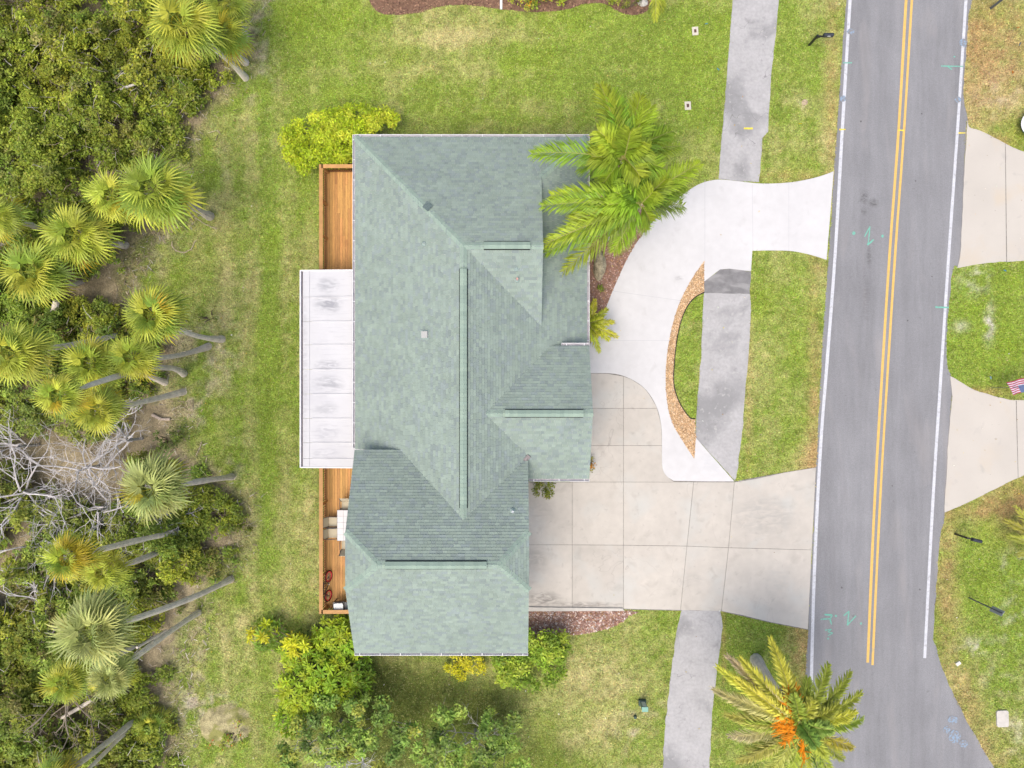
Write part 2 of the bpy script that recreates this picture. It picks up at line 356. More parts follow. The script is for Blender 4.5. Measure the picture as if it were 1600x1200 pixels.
def blob(x, y, px, py, rx, ry):
    c = W(px, py); k = H/FPX
    return np.exp(-(((x-c.x)/(rx*k))**2+((y-c.y)/(ry*k))**2))
GREEN = np.array((.245, .335, .058)); LUSH = np.array((.245, .345, .04)); DRY = np.array((.46, .43, .19)); DIRT = np.array((.42, .37, .28)); LITTER = np.array((.33, .28, .18)); SAND = np.array((.55, .52, .47)); TURF_SHADE = np.array((.10, .125, .03))
def ground_colour(x, y):
    n1 = fbm(x*.16, y*.16, 11); n2 = fbm(x*.6, y*.6, 23); n3 = fbm(x*1.9, y*1.9, 31, 3); n4 = fbm(x*5, y*5, 41, 2)
    stripe = .5+.5*np.sin(x*2*np.pi/1.65+1.2*(n2-.5)*4)
    stripe_h = .5+.5*np.sin(y*2*np.pi/1.9+1.0*(n2-.5)*4)
    left = 1/(1+np.exp((x+8.8)*1.2)); top = 1/(1+np.exp(-(y-13.4)*1.2))*(1-left*.6); right = 1/(1+np.exp(-(x-22.3)*2))
    dry = .20+.9*(n1-.5)+.7*(n2-.5)+.8*(n3-.5)+.5*(n4-.5)+.42*(stripe-.5)*left+.26*(stripe_h-.5)*top
    for px, py, rx, ry, a in ((470,600,26,420,.30),(385,480,22,360,.32),(345,380,28,160,.5),(430,250,90,60,.22),(740,50,70,40,.5),(480,880,30,90,.4),(330,1030,45,90,.5),(450,780,30,60,.15),
        (950,1060,80,60,.5),(880,1110,60,70,.35),(980,1170,60,50,.3),(1250,1000,22,60,.7),(1200,1150,60,60,.35),(1272,640,12,200,.45),(1268,720,18,40,.6),(1285,420,12,40,.35),(1300,120,12,140,.55),(1292,230,14,40,.4),(1255,160,16,14,.3),
        (1240,250,60,20,.2),(1550,90,70,120,.75),(1560,160,50,50,.5),(1515,60,15,120,.4),(1480,900,22,120,.55),(1540,1170,50,60,.6),(1495,1060,25,60,.5),(1590,810,60,40,.4),(700,60,60,40,.2),(640,1050,60,40,.3),(760,1080,60,40,.3),(560,20,90,60,-.25),
        (900,130,120,80,-.25),(1080,120,60,160,-.42),(1250,60,40,60,-.2),(1540,520,70,90,-.55),(1560,900,50,110,-.45),(1590,210,30,30,-.6),(1220,520,45,120,-.18),(420,620,22,260,-.38),(440,80,40,50,-.3),(620,150,160,25,-.22),(1075,560,20,90,-.35),(1010,40,130,30,-.15)):
        dry = dry+a*.8*blob(x, y, px, py, rx, ry)
    brown = np.zeros_like(n1)
    for px, py, rx, ry, a in ((1550,90,65,115,1.0),(1520,60,20,130,.4),(1478,900,18,130,.8),(1300,130,9,150,.75),(1272,640,10,210,.7),(1266,720,20,35,.7),(1250,1000,22,60,.7),(1255,1090,14,70,.6),(1505,1110,25,80,.7),(1540,1180,40,50,.6),(1285,415,14,14,.5),(1590,800,50,40,.8),(1530,795,50,14,.8),(1600,770,40,30,.7),(1525,612,50,8,.9),(1540,222,50,10,.6),(1170,600,5,180,.5),(1240,275,60,9,.5),(1130,1010,4,80,.7)):
        brown = brown+a*blob(x, y, px, py, rx, ry)*np.clip(.45+1.2*(n3-.3), 0, 1.2)
    lush = np.clip(1.4*(fbm(x*.5+40, y*.5, 57)-.55)*2+.5*(n3-.5), 0, 1)
    for px, py, rx, ry, a in ((430,20,40,35,.8),(520,30,40,30,.6),(320,230,20,60,.8),(290,430,40,60,.6),(1550,520,60,80,.7),(1590,205,25,30,.9),(1550,900,50,90,.6),(420,640,18,200,.35),(1085,150,50,160,.3),(490,330,14,60,.4),(690,1120,80,60,.4),(1200,440,20,30,.3)):
        lush = np.clip(lush+a*blob(x, y, px, py, rx, ry)*(.5+n3), 0, 1)
    d = np.clip(dry, 0, 1)[..., None]
    c = GREEN*(1-d)+DRY*d
    l = (lush*.75)[..., None]; c = c*(1-l)+LUSH*l
    e = np.clip(brown, 0, .9)[..., None]; c = c*(1-e)+np.array((.43, .30, .135))*e
    turf_shade = np.zeros_like(n1)  # dark turf patches: shade by garage, trees and north eave painted in
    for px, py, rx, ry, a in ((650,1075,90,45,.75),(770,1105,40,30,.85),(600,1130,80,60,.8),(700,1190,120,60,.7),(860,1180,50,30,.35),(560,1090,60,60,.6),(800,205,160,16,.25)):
        turf_shade = turf_shade+a*blob(x, y, px, py, rx, ry)*np.clip(.35+1.5*n2, 0, 1.3)
    e = np.clip(turf_shade, 0, .9)[..., None]; c = c*(1-e)+(TURF_SHADE*1.25)*e
    sand = np.zeros_like(n1)
    for px, py, rx, ry, a in ((1525,435,22,22,.9),(1545,505,8,25,1.0),(1500,510,14,8,.6),(1590,960,24,50,.9),(1525,1010,24,14,.7),(1560,1060,30,20,.25),(1585,1140,18,40,.4),(1590,880,30,16,.7),(1560,150,40,30,.25),(405,70,22,110,.8),(345,255,12,24,.8),(320,1000,26,60,.5),(300,1110,22,50,.7),(345,1105,40,22,.8),(330,560,40,60,.6),(300,640,30,30,.8),(365,730,14,30,.6),(240,380,40,30,.7),(205,440,40,50,.5),(1003,1110,30,20,.5),(1180,1027,15,9,1.2),(1257,160,9,8,1.4),(985,1150,20,14,.6)):
        sand = sand+a*blob(x, y, px, py, rx, ry)*np.clip(3.2*(n3-.42)+1.2*(n4-.5), 0, 1.2)
    e = np.clip(sand, 0, 1)[..., None]; sc = DIRT*(1-right[..., None]*.8)+SAND*right[..., None]*.8; c = c*(1-e)+sc*e
    td = thick_dist(x, y)+1.6*(n2-.5)+.9*(n3-.5)
    e = np.clip(td/1.8+.30, 0, 1)[..., None]
    lit = LITTER*(.55+.9*n3[..., None]); c = c*(1-e)+lit*e
    return np.clip(c*(.86+.28*n4[..., None]), .01, .9)

gx = np.concatenate([[-700, -250, -90, -50], np.arange(-37, 37.01, .22), [50, 90, 250, 700]])
gy = np.concatenate([[-700, -250, -90, -45], np.arange(-29, 29.01, .22), [45, 90, 250, 700]])
GX, GY = np.meshgrid(gx, gy)
V = np.stack([GX.ravel(), GY.ravel(), np.zeros(GX.size)], 1)
nx, ny = len(gx), len(gy)
I = np.arange(nx*ny).reshape(ny, nx)
F = np.stack([I[:-1, :-1].ravel(), I[:-1, 1:].ravel(), I[1:, 1:].ravel(), I[1:, :-1].ravel()], 1)
me = np_mesh('lawn', V, F, GROUND)
at = me.attributes.new('Col', 'FLOAT_COLOR', 'POINT')
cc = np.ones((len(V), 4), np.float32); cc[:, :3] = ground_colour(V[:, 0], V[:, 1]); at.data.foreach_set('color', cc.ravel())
put('lawn', me, kind='structure')

# ---- road with its painted lines
def sheet(name, poly, m, z, parent=None, kind=None, thick=.06, label=None):
    o = MB().prism(poly, z-thick, z).build(name, m, parent, label=label)
    if kind: o['kind'] = kind
    return o
road = sheet('road', rag(road_poly, .035, .25), ASPHALT, .014, kind='structure')
def strip(name, pts, wd, m, z, parent, ext=True, jag=.0):
    P = [np.array(p) for p in pts]; mb = MB()
    tn = [(P[i+1]-P[i])/np.linalg.norm(P[i+1]-P[i]) for i in range(len(P)-1)]
    def side(i):                                    # smooth bends are mitred, sharp ones simply overlap
        a = tn[max(i-1, 0)]; b = tn[min(i, len(tn)-1)]
        return (a+b)/np.linalg.norm(a+b) if np.dot(a, b) > .8 else None
    wd_ = [wd/2*(1+(random.uniform(-jag, jag) if jag else 0)) for _ in P]
    for i in range(len(P)-1):
        q = []
        for k in (i, i+1):
            t = side(k); t = tn[i] if t is None else t; n = np.array((-t[1], t[0])); q += [P[k]+n*wd_[k], P[k]-n*wd_[k]]
        zz = z+.0012*(i % 2) if any(side(k) is None for k in range(1, len(P)-1)) else z
        mb.add([(v[0], v[1], zz) for v in q], [(0, 1, 3, 2)])
    return mb.build(name, m, parent)
wl = spl([(1358,-500),(1338,-160),(1328,0),(1316,200),(1304.5,400),(1292.5,560),(1281.5,705),(1272,900),(1266.5,1100),(1262,1210),(1250,1500)], 6)
strip('edge_line', W2(wl), .175, LINEW, .019, road, jag=.05)
wr = spl([(1541,-500),(1519,-160),(1509,0),(1496,200),(1482,400),(1469,600),(1457.5,780),(1444.5,1028)], 6)
strip('edge_line', W2(wr), .165, LINEW, .019, road, jag=.05)
yl = spl([(1449,-500),(1426,-160),(1415.5,0),(1404,200),(1389.5,400),(1377,600),(1366,790),(1355.5,1035)], 6)
yr = spl([(1458,-500),(1435,-160),(1424.5,0),(1412.5,200),(1398.2,400),(1385.5,600),(1374.5,790),(1363,1039)], 6)
strip('centre_line', W2(yl), .15, LINEY, .019, road, jag=.06); strip('centre_line', W2(yr), .13, LINEY, .019, road, jag=.06)
def paint(pts, m, wd=.06, z=.024, parent=road):
    strip('paint_mark', W2(pts), wd, m, z, parent, jag=.35)
def dot(px, py, m, r=.09, z=.024, parent=road):
    c = W(px, py); MB().prism([(c.x+r*random.uniform(.7, 1.1)*math.cos(a*math.pi/5), c.y+r*random.uniform(.7, 1.1)*math.sin(a*math.pi/5)) for a in range(10)], z-.003, z).build('paint_mark', m, parent)
paint([(1350.5,370),(1359,354),(1357,375),(1355.5,382)], P_GREEN, .07); paint([(1355,383),(1365,374.5)], P_GREEN, .07, .026); dot(1333.5,364.5,P_GREEN,.10); dot(1378.5,369,P_GREEN,.08)
paint([(1318,962),(1326,955),(1325,965),(1324,977)], P_GREEN, .08); paint([(1324,976),(1337,962)], P_GREEN, .07, .026); dot(1345,974,P_GREEN,.07); dot(1306,962,P_GREEN,.07)
paint([(1288,960),(1300,961)], P_GREEN, .08); paint([(1282,967.5),(1297,966.5)], P_GREEN, .06); paint([(1296.5,967),(1299,975.5)], P_GREEN, .07, .026); paint([(1300,961),(1297,966)], P_GREEN, .06, .028)
paint([(1289,984.5),(1299,983),(1293,987),(1301,989),(1293,993)], P_GREEN, .055); dot(1293.8,997.5,P_GREEN,.06)
paint([(1470,103.5),(1505,104)], P_GREEN, .07); paint([(1480,104),(1487,109)], P_GREEN, .05, .027); dot(1491,89,P_GREEN,.05)
paint([(1317,98.5),(1331,98.5)], P_GREEN, .08, .026); paint([(1461,480),(1482,480.5)], P_GREEN, .07, .026)
paint([(1311,202.5),(1321,202.5)], P_YEL, .08, .026); paint([(1403,203.5),(1412,204)], P_YEL, .08, .026); paint([(1497,208),(1508,208)], P_YEL, .08, .026)
for a in ((1329,50,.22),(1317,154,.2),(1504,67,.25),(1497,156,.2),(1492,1150,.4),(1489,1125,.3),(1505,1162,.25),(1478,1140,.22)): dot(a[0], a[1], P_BLUE, a[2], .027)
for k, (px, py, r) in enumerate(((1345,190,.1),(1440,178,.09),(1430,283,.08),(1456,432,.07),(1418,501,.08),(1394,759,.08),(1315,918,.1),(1437,921,.09))):
    dot(px, py, mat('oil_spot', (.12, .12, .125), .8, .2, noise=((9, .3),)), r*.6, .0175)

# ---- grey path in four lengths
path = sheet('path', rag(path_up, .025), PATH, .030, kind='structure')
sheet('path', rag(path_mid, .025), PATH, .030, kind='structure')
sheet('path', rag(path_low, .03), PATH, .030, kind='structure')
sheet('path', rag(path_patch, .025), PATCH, .036, kind='structure')
strip('paint_mark', W2([(1162,201),(1176,201)]), .1, P_YEL, .034, path, jag=.2)

# ---- concrete drives
dn = sheet('driveway', drive_new, NEWCON, .046, kind='structure')
for a, b in (((1101,282),(1101,408)), ((1175,288),(1176,392)), ((925,532),(1047,532)), ((958,455),(1064,470)), ((1034,590),(1041,590)), ((1232,287),(1232,392))):
    strip('control_joint', W2([a, b]), .022, mat('faint_joint', (.47, .48, .50), .9, .1), .0485, dn)
do = sheet('driveway', drive_old_out, JOINT, .028, kind='structure')
for s in slab_px:
    P = W2(s); c = np.mean(np.array(P), 0)
    P = np.array(P); n = len(P); ar = sum(P[i, 0]*P[(i+1) % n, 1]-P[(i+1) % n, 0]*P[i, 1] for i in range(n)); 
    if ar < 0: P = P[::-1]
    Q = []
    for i in range(n):           # inset every edge so that the joints stay open
        a, b, d = P[i-1], P[i], P[(i+1) % n]
        e1 = (b-a)/np.linalg.norm(b-a); e2 = (d-b)/np.linalg.norm(d-b)
        n1 = np.array((-e1[1], e1[0])); n2 = np.array((-e2[1], e2[0])); m = n1+n2; m = m/max(np.dot(m, n1), .3)
        Q.append(tuple(b+m*.012))
    MB().prism(Q, -.03, .044+random.uniform(-.002, .002)).build('concrete_slab', OLDCON, do)
MB().prism(W2([(812,947.5),(972,949.5),(975,953.5),(812,954)]), -.02, .13).build('kerb', mat('kerb_concrete', (.52, .50, .46), .9, .2, noise=((3, .08),)), props(empty('kerb_edging', label='low pale concrete kerb along the driveway edge by the garage', cat='kerb'), None))
for nm, pl, jl in (('driveway', drive_ne, [((1570,225),(1572,410))]), ('driveway', drive_se, [((1587,626),(1590,746)), ])):
    d = sheet(nm, rag(pl, .02), TANCON, .040, kind='structure')
    for a, b in jl: strip('control_joint', W2([a, b]), .04, JOINT, .044, d, jag=.3)

# ---- beds: floor sheet and loose chips
def chips(name, poly, n, cols, size, z=.03, parent=None, seed=1, weights=None):
    r = np.random.default_rng(seed); P = np.array(poly); lo = P.min(0); hi = P.max(0)
    q = r.uniform(lo, hi, (n*4, 2)); q = q[inside(q[:, 0], q[:, 1], poly)][:n]; m = len(q)
    a = r.uniform(0, 6.28, m); l = size*r.uniform(.5, 1.3, m); wd = l*r.uniform(.35, .8, m); zz = z+r.uniform(0, .03, m)
    ca, sa = np.cos(a), np.sin(a); tl = r.uniform(-.35, .35, m)*l
    V = np.zeros((m, 4, 3))
    for k, (u, v) in enumerate(((-1, -.6), (1, -.8), (.9, .7), (-.8, 1))):
        V[:, k, 0] = q[:, 0]+u*l*ca-v*wd*sa; V[:, k, 1] = q[:, 1]+u*l*sa+v*wd*ca; V[:, k, 2] = zz+u*tl
    c = np.array(cols)[r.choice(len(cols), m, p=weights)]*r.uniform(.65, 1.3, (m, 1))
    me = np_mesh(name, V.reshape(-1, 3), np.arange(m*4).reshape(m, 4), MULCH, c)
    return put(name, me, parent, kind='stuff')
def bed(name, poly, base, cols, n, size, z=.02, seed=1, **kw):
    b = MB(); b.cur = base; o = b.prism(rag(poly, .02), z-.05, z).build(name, MULCH, kind='structure')
    chips('loose_chips', poly, n, cols, size, z+.006, o, seed, **kw); return o
RED = [(.33, .19, .15), (.42, .27, .22), (.22, .12, .09), (.48, .36, .31), (.36, .22, .12)]
bed('mulch_bed', bed_front, (.27, .165, .125), RED, 5200, .05, seed=2)
bed('mulch_bed', bed_south, (.27, .17, .14), RED+[(.55, .48, .44)], 2600, .055, seed=3)
bed('mulch_bed', bed_north, (.19, .12, .085), [(.24, .14, .10), (.30, .19, .13), (.15, .09, .07)], 3800, .05, seed=4)
bed('gravel_bed', gravel_poly, (.50, .34, .19), [(.62, .43, .25), (.52, .34, .18), (.70, .55, .38), (.40, .25, .14)], 5200, .035, z=.03, seed=5)
lp = MB()
P3 = [(p[0], p[1], .05) for p in island_edge]; lp.tube(P3, .028, 6); lp.build('lawn_edging', mat('black_edging', (.02, .02, .02), .6, .3), label='black plastic edging strip curving round the little lawn island', cat='edging')

# ---- grass blades over the lawns
def grass(n, seed):
    r = np.random.default_rng(seed)
    x = r.uniform(-30, 31.5, n); y = r.uniform(-23.5, 23.5, n)
    ok = thick_dist(x, y) < .7+r.uniform(-.6, .6, n)
    for p in PAVED: ok &= ~inside(x, y, p)
    ok &= ~inside(x, y, HOUSE_FP)
    x = x[ok]; y = y[ok]; m = len(x)
    c = ground_colour(x, y)
    dirt = np.clip((c[:, 2]-.13)*7, 0, 1); keep = r.uniform(0, 1, m) > dirt*.85; x, y, c = x[keep], y[keep], c[keep]; m = len(x)
    a = r.uniform(0, 6.283, m); l = r.uniform(.05, .13, m)*(.7+.8*vnoise(x*.9, y*.9, 71)); h = r.uniform(.03, .075, m); wd = r.uniform(.010, .028, m)
    ca, sa = np.cos(a), np.sin(a); V = np.zeros((m, 3, 3))
    V[:, 0] = np.stack([x-wd*sa, y+wd*ca, np.full(m, .004)], 1); V[:, 1] = np.stack([x+wd*sa, y-wd*ca, np.full(m, .004)], 1)
    V[:, 2] = np.stack([x+l*ca, y+l*sa, h], 1)
    c = c*r.uniform(.6, 1.5, (m, 1))*(1+r.normal(0, .09, (m, 3)))
    st = r.uniform(0, 1, m) < .07; c[st] = c[st]*.4+DRY*.8
    put('grass', np_mesh('grass', V.reshape(-1, 3), np.arange(m*3).reshape(m, 3), BLADE, np.clip(c, .01, .9)), kind='stuff')
grass(1150000, 5)
# ------------------------------------------------------------------ the house
XW, XE, YN, ZE = -7.97, 3.81, 12.56, 3.40
pl_w = lambda x, y: ZE+.5*(x-XW)
pl_e = lambda x, y: ZE+.469*(XE-x)
RX = -2.268; ZR = pl_w(RX, 0); RY = 6.46
pl_n = lambda x, y: ZE+(ZR-ZE)/(YN-RY)*(YN-y)
pl_gs = lambda x, y: ZR-.48*(RY-y)
WY0, WY1, WZ, WS = -4.69, 1.90, 4.30, .45; WC = (WY0+WY1)/2; WRZ = WZ+WS*(WY1-WC); WX = 3.83; WTX = XE-(WRZ-ZE)/.469
pl_wn = lambda x, y: WZ+WS*(WY1-y)
pl_ws = lambda x, y: WZ+WS*(y-WY0)
GX0, GX1, GY0, GY1, GZ, GS = -7.71, .784, -13.17, -3.23, 4.66, .51; GC = (GY0+GY1)/2; GRZ = GZ+GS*(GY1-GC); CZ = 6.5; CH = (GRZ-CZ)/GS
GRL, GRR = -6.08, -.58
pl_gn = lambda x, y: GZ+GS*(GY1-y)
pl_gS = lambda x, y: GZ+GS*(y-GY0)
pl_cw = lambda x, y: CZ+(GRZ-CZ)/(GRL-GX0)*(x-GX0)
pl_ce = lambda x, y: CZ+(GRZ-CZ)/(GX1-GRR)*(GX1-x)
DX = 1.45; DZ = pl_e(DX, 0); DYN = YN-(DZ-ZE)/((ZR-ZE)/(YN-RY)); DYS = RY-(ZR-DZ)/.48

house = empty('house', (-2, 0, 0), label='large house with a mottled green shingle roof of crossing gables', cat='house')
def hp(o):                       # parent to the house, keep world place
    o.parent = house; o.matrix_parent_inverse = Matrix.Translation((2, 0, 0)); return o

SAGE = np.array([(.252, .318, .282), (.265, .333, .292), (.245, .308, .278), (.232, .288, .273), (.24, .296, .290), (.26, .328, .283), (.222, .276, .263)])
SW8 = np.array([.22, .22, .17, .11, .11, .12, .05])
def clip_poly(P, Q):
    """convex P clipped by convex ccw Q (2d)"""
    out = P
    for i in range(len(Q)):
        a = Q[i]; b = Q[(i+1) % len(Q)]; ex, ey = b[0]-a[0], b[1]-a[1]; inp = out; out = []
        if not inp: break
        d = [ex*(p[1]-a[1])-ey*(p[0]-a[0]) for p in inp]
        for k in range(len(inp)):
            p, q = inp[k-1], inp[k]; dp, dq = d[k-1], d[k]
            if dq >= 0:
                if dp < 0: t = dp/(dp-dq); out.append((p[0]+(q[0]-p[0])*t, p[1]+(q[1]-p[1])*t))
                out.append(q)
            elif dp >= 0: t = dp/(dp-dq); out.append((p[0]+(q[0]-p[0])*t, p[1]+(q[1]-p[1])*t))
    return out
def slope(pf, polys, seed, side_shade=1.0, fascia=True):  # north and east slopes get darker shingles, painting the side away from the sun
    """one roof slope: deck slab(s) plus thousands of overlapping shingle tabs following the slope"""
    p0 = Vector((0, 0, pf(0, 0))); gxv = pf(1, 0)-pf(0, 0); gyv = pf(0, 1)-pf(0, 0)
    n = Vector((-gxv, -gyv, 1)).normalized(); up = Vector((gxv, gyv, gxv*gxv+gyv*gyv)).normalized(); al = up.cross(n).normalized()
    deck = MB(); sh = MB()
    for poly in polys:
        P = [Vector((x, y, pf(x, y))) for x, y in poly]
        ar = sum(poly[i][0]*poly[(i+1) % len(poly)][1]-poly[(i+1) % len(poly)][0]*poly[i][1] for i in range(len(poly)))
        if ar < 0: P = P[::-1]
        m = len(P); low = [p-Vector((0, 0, .16)) for p in P]; top = [p-n*.004 for p in P]
        deck.add(top+low, [tuple(range(m)), tuple(range(m, 2*m))[::-1]]+[(i, i+m, (i+1) % m+m, (i+1) % m) for i in range(m)])
        Q = [((p-p0).dot(al), (p-p0).dot(up)) for p in P]
        area = sum(Q[i][0]*Q[(i+1) % m][1]-Q[(i+1) % m][0]*Q[i][1] for i in range(m))
        if area < 0: Q = Q[::-1]
        a0, a1 = min(q[0] for q in Q), max(q[0] for q in Q); s0, s1 = min(q[1] for q in Q), max(q[1] for q in Q); e = .145
        for j in range(int(math.floor(s0/e))-1, int(s1/e)+1):
            r = random.Random(seed*7919+j); a = -20-r.random()
            sl_ = j*e
            if sl_+e < s0: continue
            while a < a1:
                wd = r.choice((.17, .2, .24, .3, .33)); ci = r.choices(range(7), SW8)[0]; br = r.uniform(.92, 1.08)*side_shade; lift = r.uniform(.022, .032)
                if a+wd > a0:
                    R = clip_poly([(a+.003, sl_), (a+wd-.003, sl_), (a+wd-.003, sl_+e), (a+.003, sl_+e)], Q)
                    if len(R) > 2:
                        c = tuple(SAGE[ci]*br)
                        ht = [lift-(q[1]-sl_)/e*(lift-.004) for q in R]
                        V = [p0+al*q[0]+up*q[1]+n*h for q, h in zip(R, ht)]
                        sh.add(V, [tuple(range(len(V)))], c)
                        bq = [q for q in R if abs(q[1]-sl_) < 1e-5]
                        if len(bq) == 2:
                            x0, x1 = sorted(q[0] for q in bq)
                            sh.add([p0+al*x0+up*sl_, p0+al*x1+up*sl_, p0+al*x1+up*sl_+n*lift, p0+al*x0+up*sl_+n*lift], [(0, 1, 2, 3)], tuple(SAGE[ci]*.28))  # tab butts darkened: the shadow line under each course put into colour
                a += wd
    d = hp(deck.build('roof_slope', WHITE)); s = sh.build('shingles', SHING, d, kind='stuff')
    return d
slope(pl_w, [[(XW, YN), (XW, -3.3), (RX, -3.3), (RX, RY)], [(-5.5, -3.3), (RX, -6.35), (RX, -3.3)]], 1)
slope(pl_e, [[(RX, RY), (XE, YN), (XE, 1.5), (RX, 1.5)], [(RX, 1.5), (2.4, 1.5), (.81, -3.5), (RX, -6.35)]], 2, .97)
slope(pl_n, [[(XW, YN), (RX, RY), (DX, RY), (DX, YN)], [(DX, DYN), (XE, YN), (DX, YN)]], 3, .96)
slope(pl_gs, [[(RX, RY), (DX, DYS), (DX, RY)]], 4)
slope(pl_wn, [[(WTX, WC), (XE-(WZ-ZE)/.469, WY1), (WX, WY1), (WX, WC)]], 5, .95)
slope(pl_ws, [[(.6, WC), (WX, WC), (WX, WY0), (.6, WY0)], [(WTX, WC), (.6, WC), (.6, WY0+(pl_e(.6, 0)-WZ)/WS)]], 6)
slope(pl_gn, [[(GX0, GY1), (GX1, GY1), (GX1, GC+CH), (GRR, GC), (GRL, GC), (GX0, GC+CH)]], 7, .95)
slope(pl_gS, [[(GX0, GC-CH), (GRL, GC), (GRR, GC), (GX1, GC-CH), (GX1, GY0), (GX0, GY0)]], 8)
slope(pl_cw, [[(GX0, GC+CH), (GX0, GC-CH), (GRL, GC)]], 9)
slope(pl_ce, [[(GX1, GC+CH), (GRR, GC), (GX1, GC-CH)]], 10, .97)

CAPC = [(.27, .36, .305), (.285, .375, .315), (.258, .345, .295)]
def caps(p, q, fa, fb, seed, wd=.17, lift=.03, name='ridge_cap'):
    """overlapping cap shingles from p to q (plan points); fa, fb give the slope on each side"""
    p, q = np.array(p, float), np.array(q, float); t = (q-p)/np.linalg.norm(q-p); nn = np.array((-t[1], t[0])); L = np.linalg.norm(q-p)
    m = MB(); r = random.Random(seed); a = 0
    while a < L:
        b = min(a+.20, L); c = tuple(np.array(r.choice(CAPC))*r.uniform(.94, 1.05)); pt = []
        for s, h in ((a, lift), (b+.02, lift-.012)):
            o = p+t*s; l = o+nn*wd; rr = o-nn*wd
            pt += [Vector((*l, fa(*l)+h)), Vector((*o, min(fa(*o), fb(*o))+h)), Vector((*rr, fb(*rr)+h))]
        m.add(pt, [(0, 1, 4, 3), (1, 2, 5, 4), (0, 3, 4, 1), (1, 4, 5, 2)][:2], c)
        dn = [v-Vector((0, 0, lift)) for v in pt]
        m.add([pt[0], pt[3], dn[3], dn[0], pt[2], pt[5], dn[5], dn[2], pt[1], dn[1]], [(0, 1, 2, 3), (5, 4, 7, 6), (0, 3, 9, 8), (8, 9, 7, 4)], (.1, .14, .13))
        a = b
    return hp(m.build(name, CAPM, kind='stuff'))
caps((XW, YN), (RX, RY), pl_n if False else (lambda x, y: pl_n(x, y)), lambda x, y: pl_w(x, y), 1)
# order of the two sides matters: left of travel first
caps((XE, YN), (DX, DYN), pl_e, pl_n, 2)
caps((RX, RY), (DX, RY), pl_n, pl_gs, 3, .16)
caps((RX, RY), (RX, -6.3), pl_e, pl_w, 4, .16)
caps((WTX+.05, WC), (WX, WC), pl_wn, pl_ws, 5, .16)
caps((GRL, GC), (GRR, GC), pl_gn, pl_gS, 6, .16)
caps((GX0, GC+CH), (GRL, GC), pl_gn, pl_cw, 7); caps((GX0, GC-CH), (GRL, GC), pl_cw, pl_gS, 8)
caps((GRR, GC), (GX1, GC+CH), pl_gn, pl_ce, 9); caps((GRR, GC), (GX1, GC-CH), pl_ce, pl_gS, 10)

def ridge_vent(p, q, fa, fb, seed):
    p, q = np.array(p, float), np.array(q, float); t = (q-p)/np.linalg.norm(q-p); nn = np.array((-t[1], t[0])); wd = .198
    m = MB()
    sec = []
    for o in (p, q):
        l = o+nn*wd; r = o-nn*wd; zc = min(fa(*o), fb(*o))
        sec.append([Vector((*l, fa(*l)+.012)), Vector((*l, fa(*l)+.075)), Vector((*o, zc+.095)), Vector((*r, fb(*r)+.075)), Vector((*r, fb(*r)+.012))])
    V = sec[0]+sec[1]
    m.add(V, [(0, 1, 6, 5), (1, 2, 7, 6), (2, 3, 8, 7), (3, 4, 9, 8), (4, 3, 2, 1, 0), (5, 6, 7, 8, 9)])
    v = hp(m.build('ridge_vent', BLACKP))
    c = caps(p, q, fa, fb, seed, .165, .125, 'vent_cap'); c.parent = v; c.matrix_parent_inverse = Matrix.Identity(4) 
    return v
def wv(px, py, z): a = W(px, py, z); return (a.x, a.y)
ridge_vent((RX, wv(724, 420, ZR)[1]), (RX, wv(724, 794, ZR)[1]), pl_e, pl_w, 21)
ridge_vent((wv(756, 385, ZR)[0], RY), (wv(828, 385, ZR)[0], RY), pl_n, pl_gs, 22)
ridge_vent((wv(789, 645, WRZ)[0], WC), (wv(911, 645, WRZ)[0], WC), pl_wn, pl_ws, 23)
ridge_vent((wv(602, 882, GRZ)[0], GC), (wv(760, 882, GRZ)[0], GC), pl_gn, pl_gS, 24)

# gutters: back, front lip, floor, hangers
def gutter(a, b, z, out, hang=1.05, name='gutter'):
    a, b, out = np.array(a, float), np.array(b, float), np.array(out, float); L = np.linalg.norm(b-a); t = (b-a)/L
    ang = math.atan2(t[1], t[0]); g = MB()
    c = (a+b)/2
    for off, zz, d in ((.125, z-.06, (L, .022, .13)), (.06, z-.125, (L, .12, .012))):
        o = c+out*off; g.box((o[0], o[1], zz), d, ang)
    for e in (a, b):
        o = e+out*.062; g.box((o[0], o[1], z-.065), (.012, .125, .12), ang)
    go = hp(g.build(name, WHITE))
    f = MB(); o = c+out*.062; f.box((o[0], o[1], z-.113), (L-.03, .10, .006), ang); f.build('gutter_floor', GUTIN, go)
    n = int(L/hang); hm = None
    for k in range(n+1):
        o = a+t*(.25+k*(L-.5)/max(n, 1))+out*.062
        if hm is None: hm = MB().box((0, 0, 0), (.035, .125, .012), ang).mesh('hanger', WHITE)
        put('hanger', hm, go, (o[0], o[1], z+.002))
    return go
gutter((XW, YN), (XE+.12, YN), ZE-.01, (0, 1)); gutter((XW, YN+.12), (XW, -3.25), ZE-.01, (-1, 0)); gutter((XE, YN), (XE, 1.95), ZE-.01, (1, 0))
gutter((GX0, GY0), (GX1, GY0), GZ-.01, (0, -1)); gutter((GX1+.05, WY0), (WX, WY0), WZ-.01, (0, -1)); gutter((2.45, WY1), (WX, WY1), WZ-.01, (0, 1))

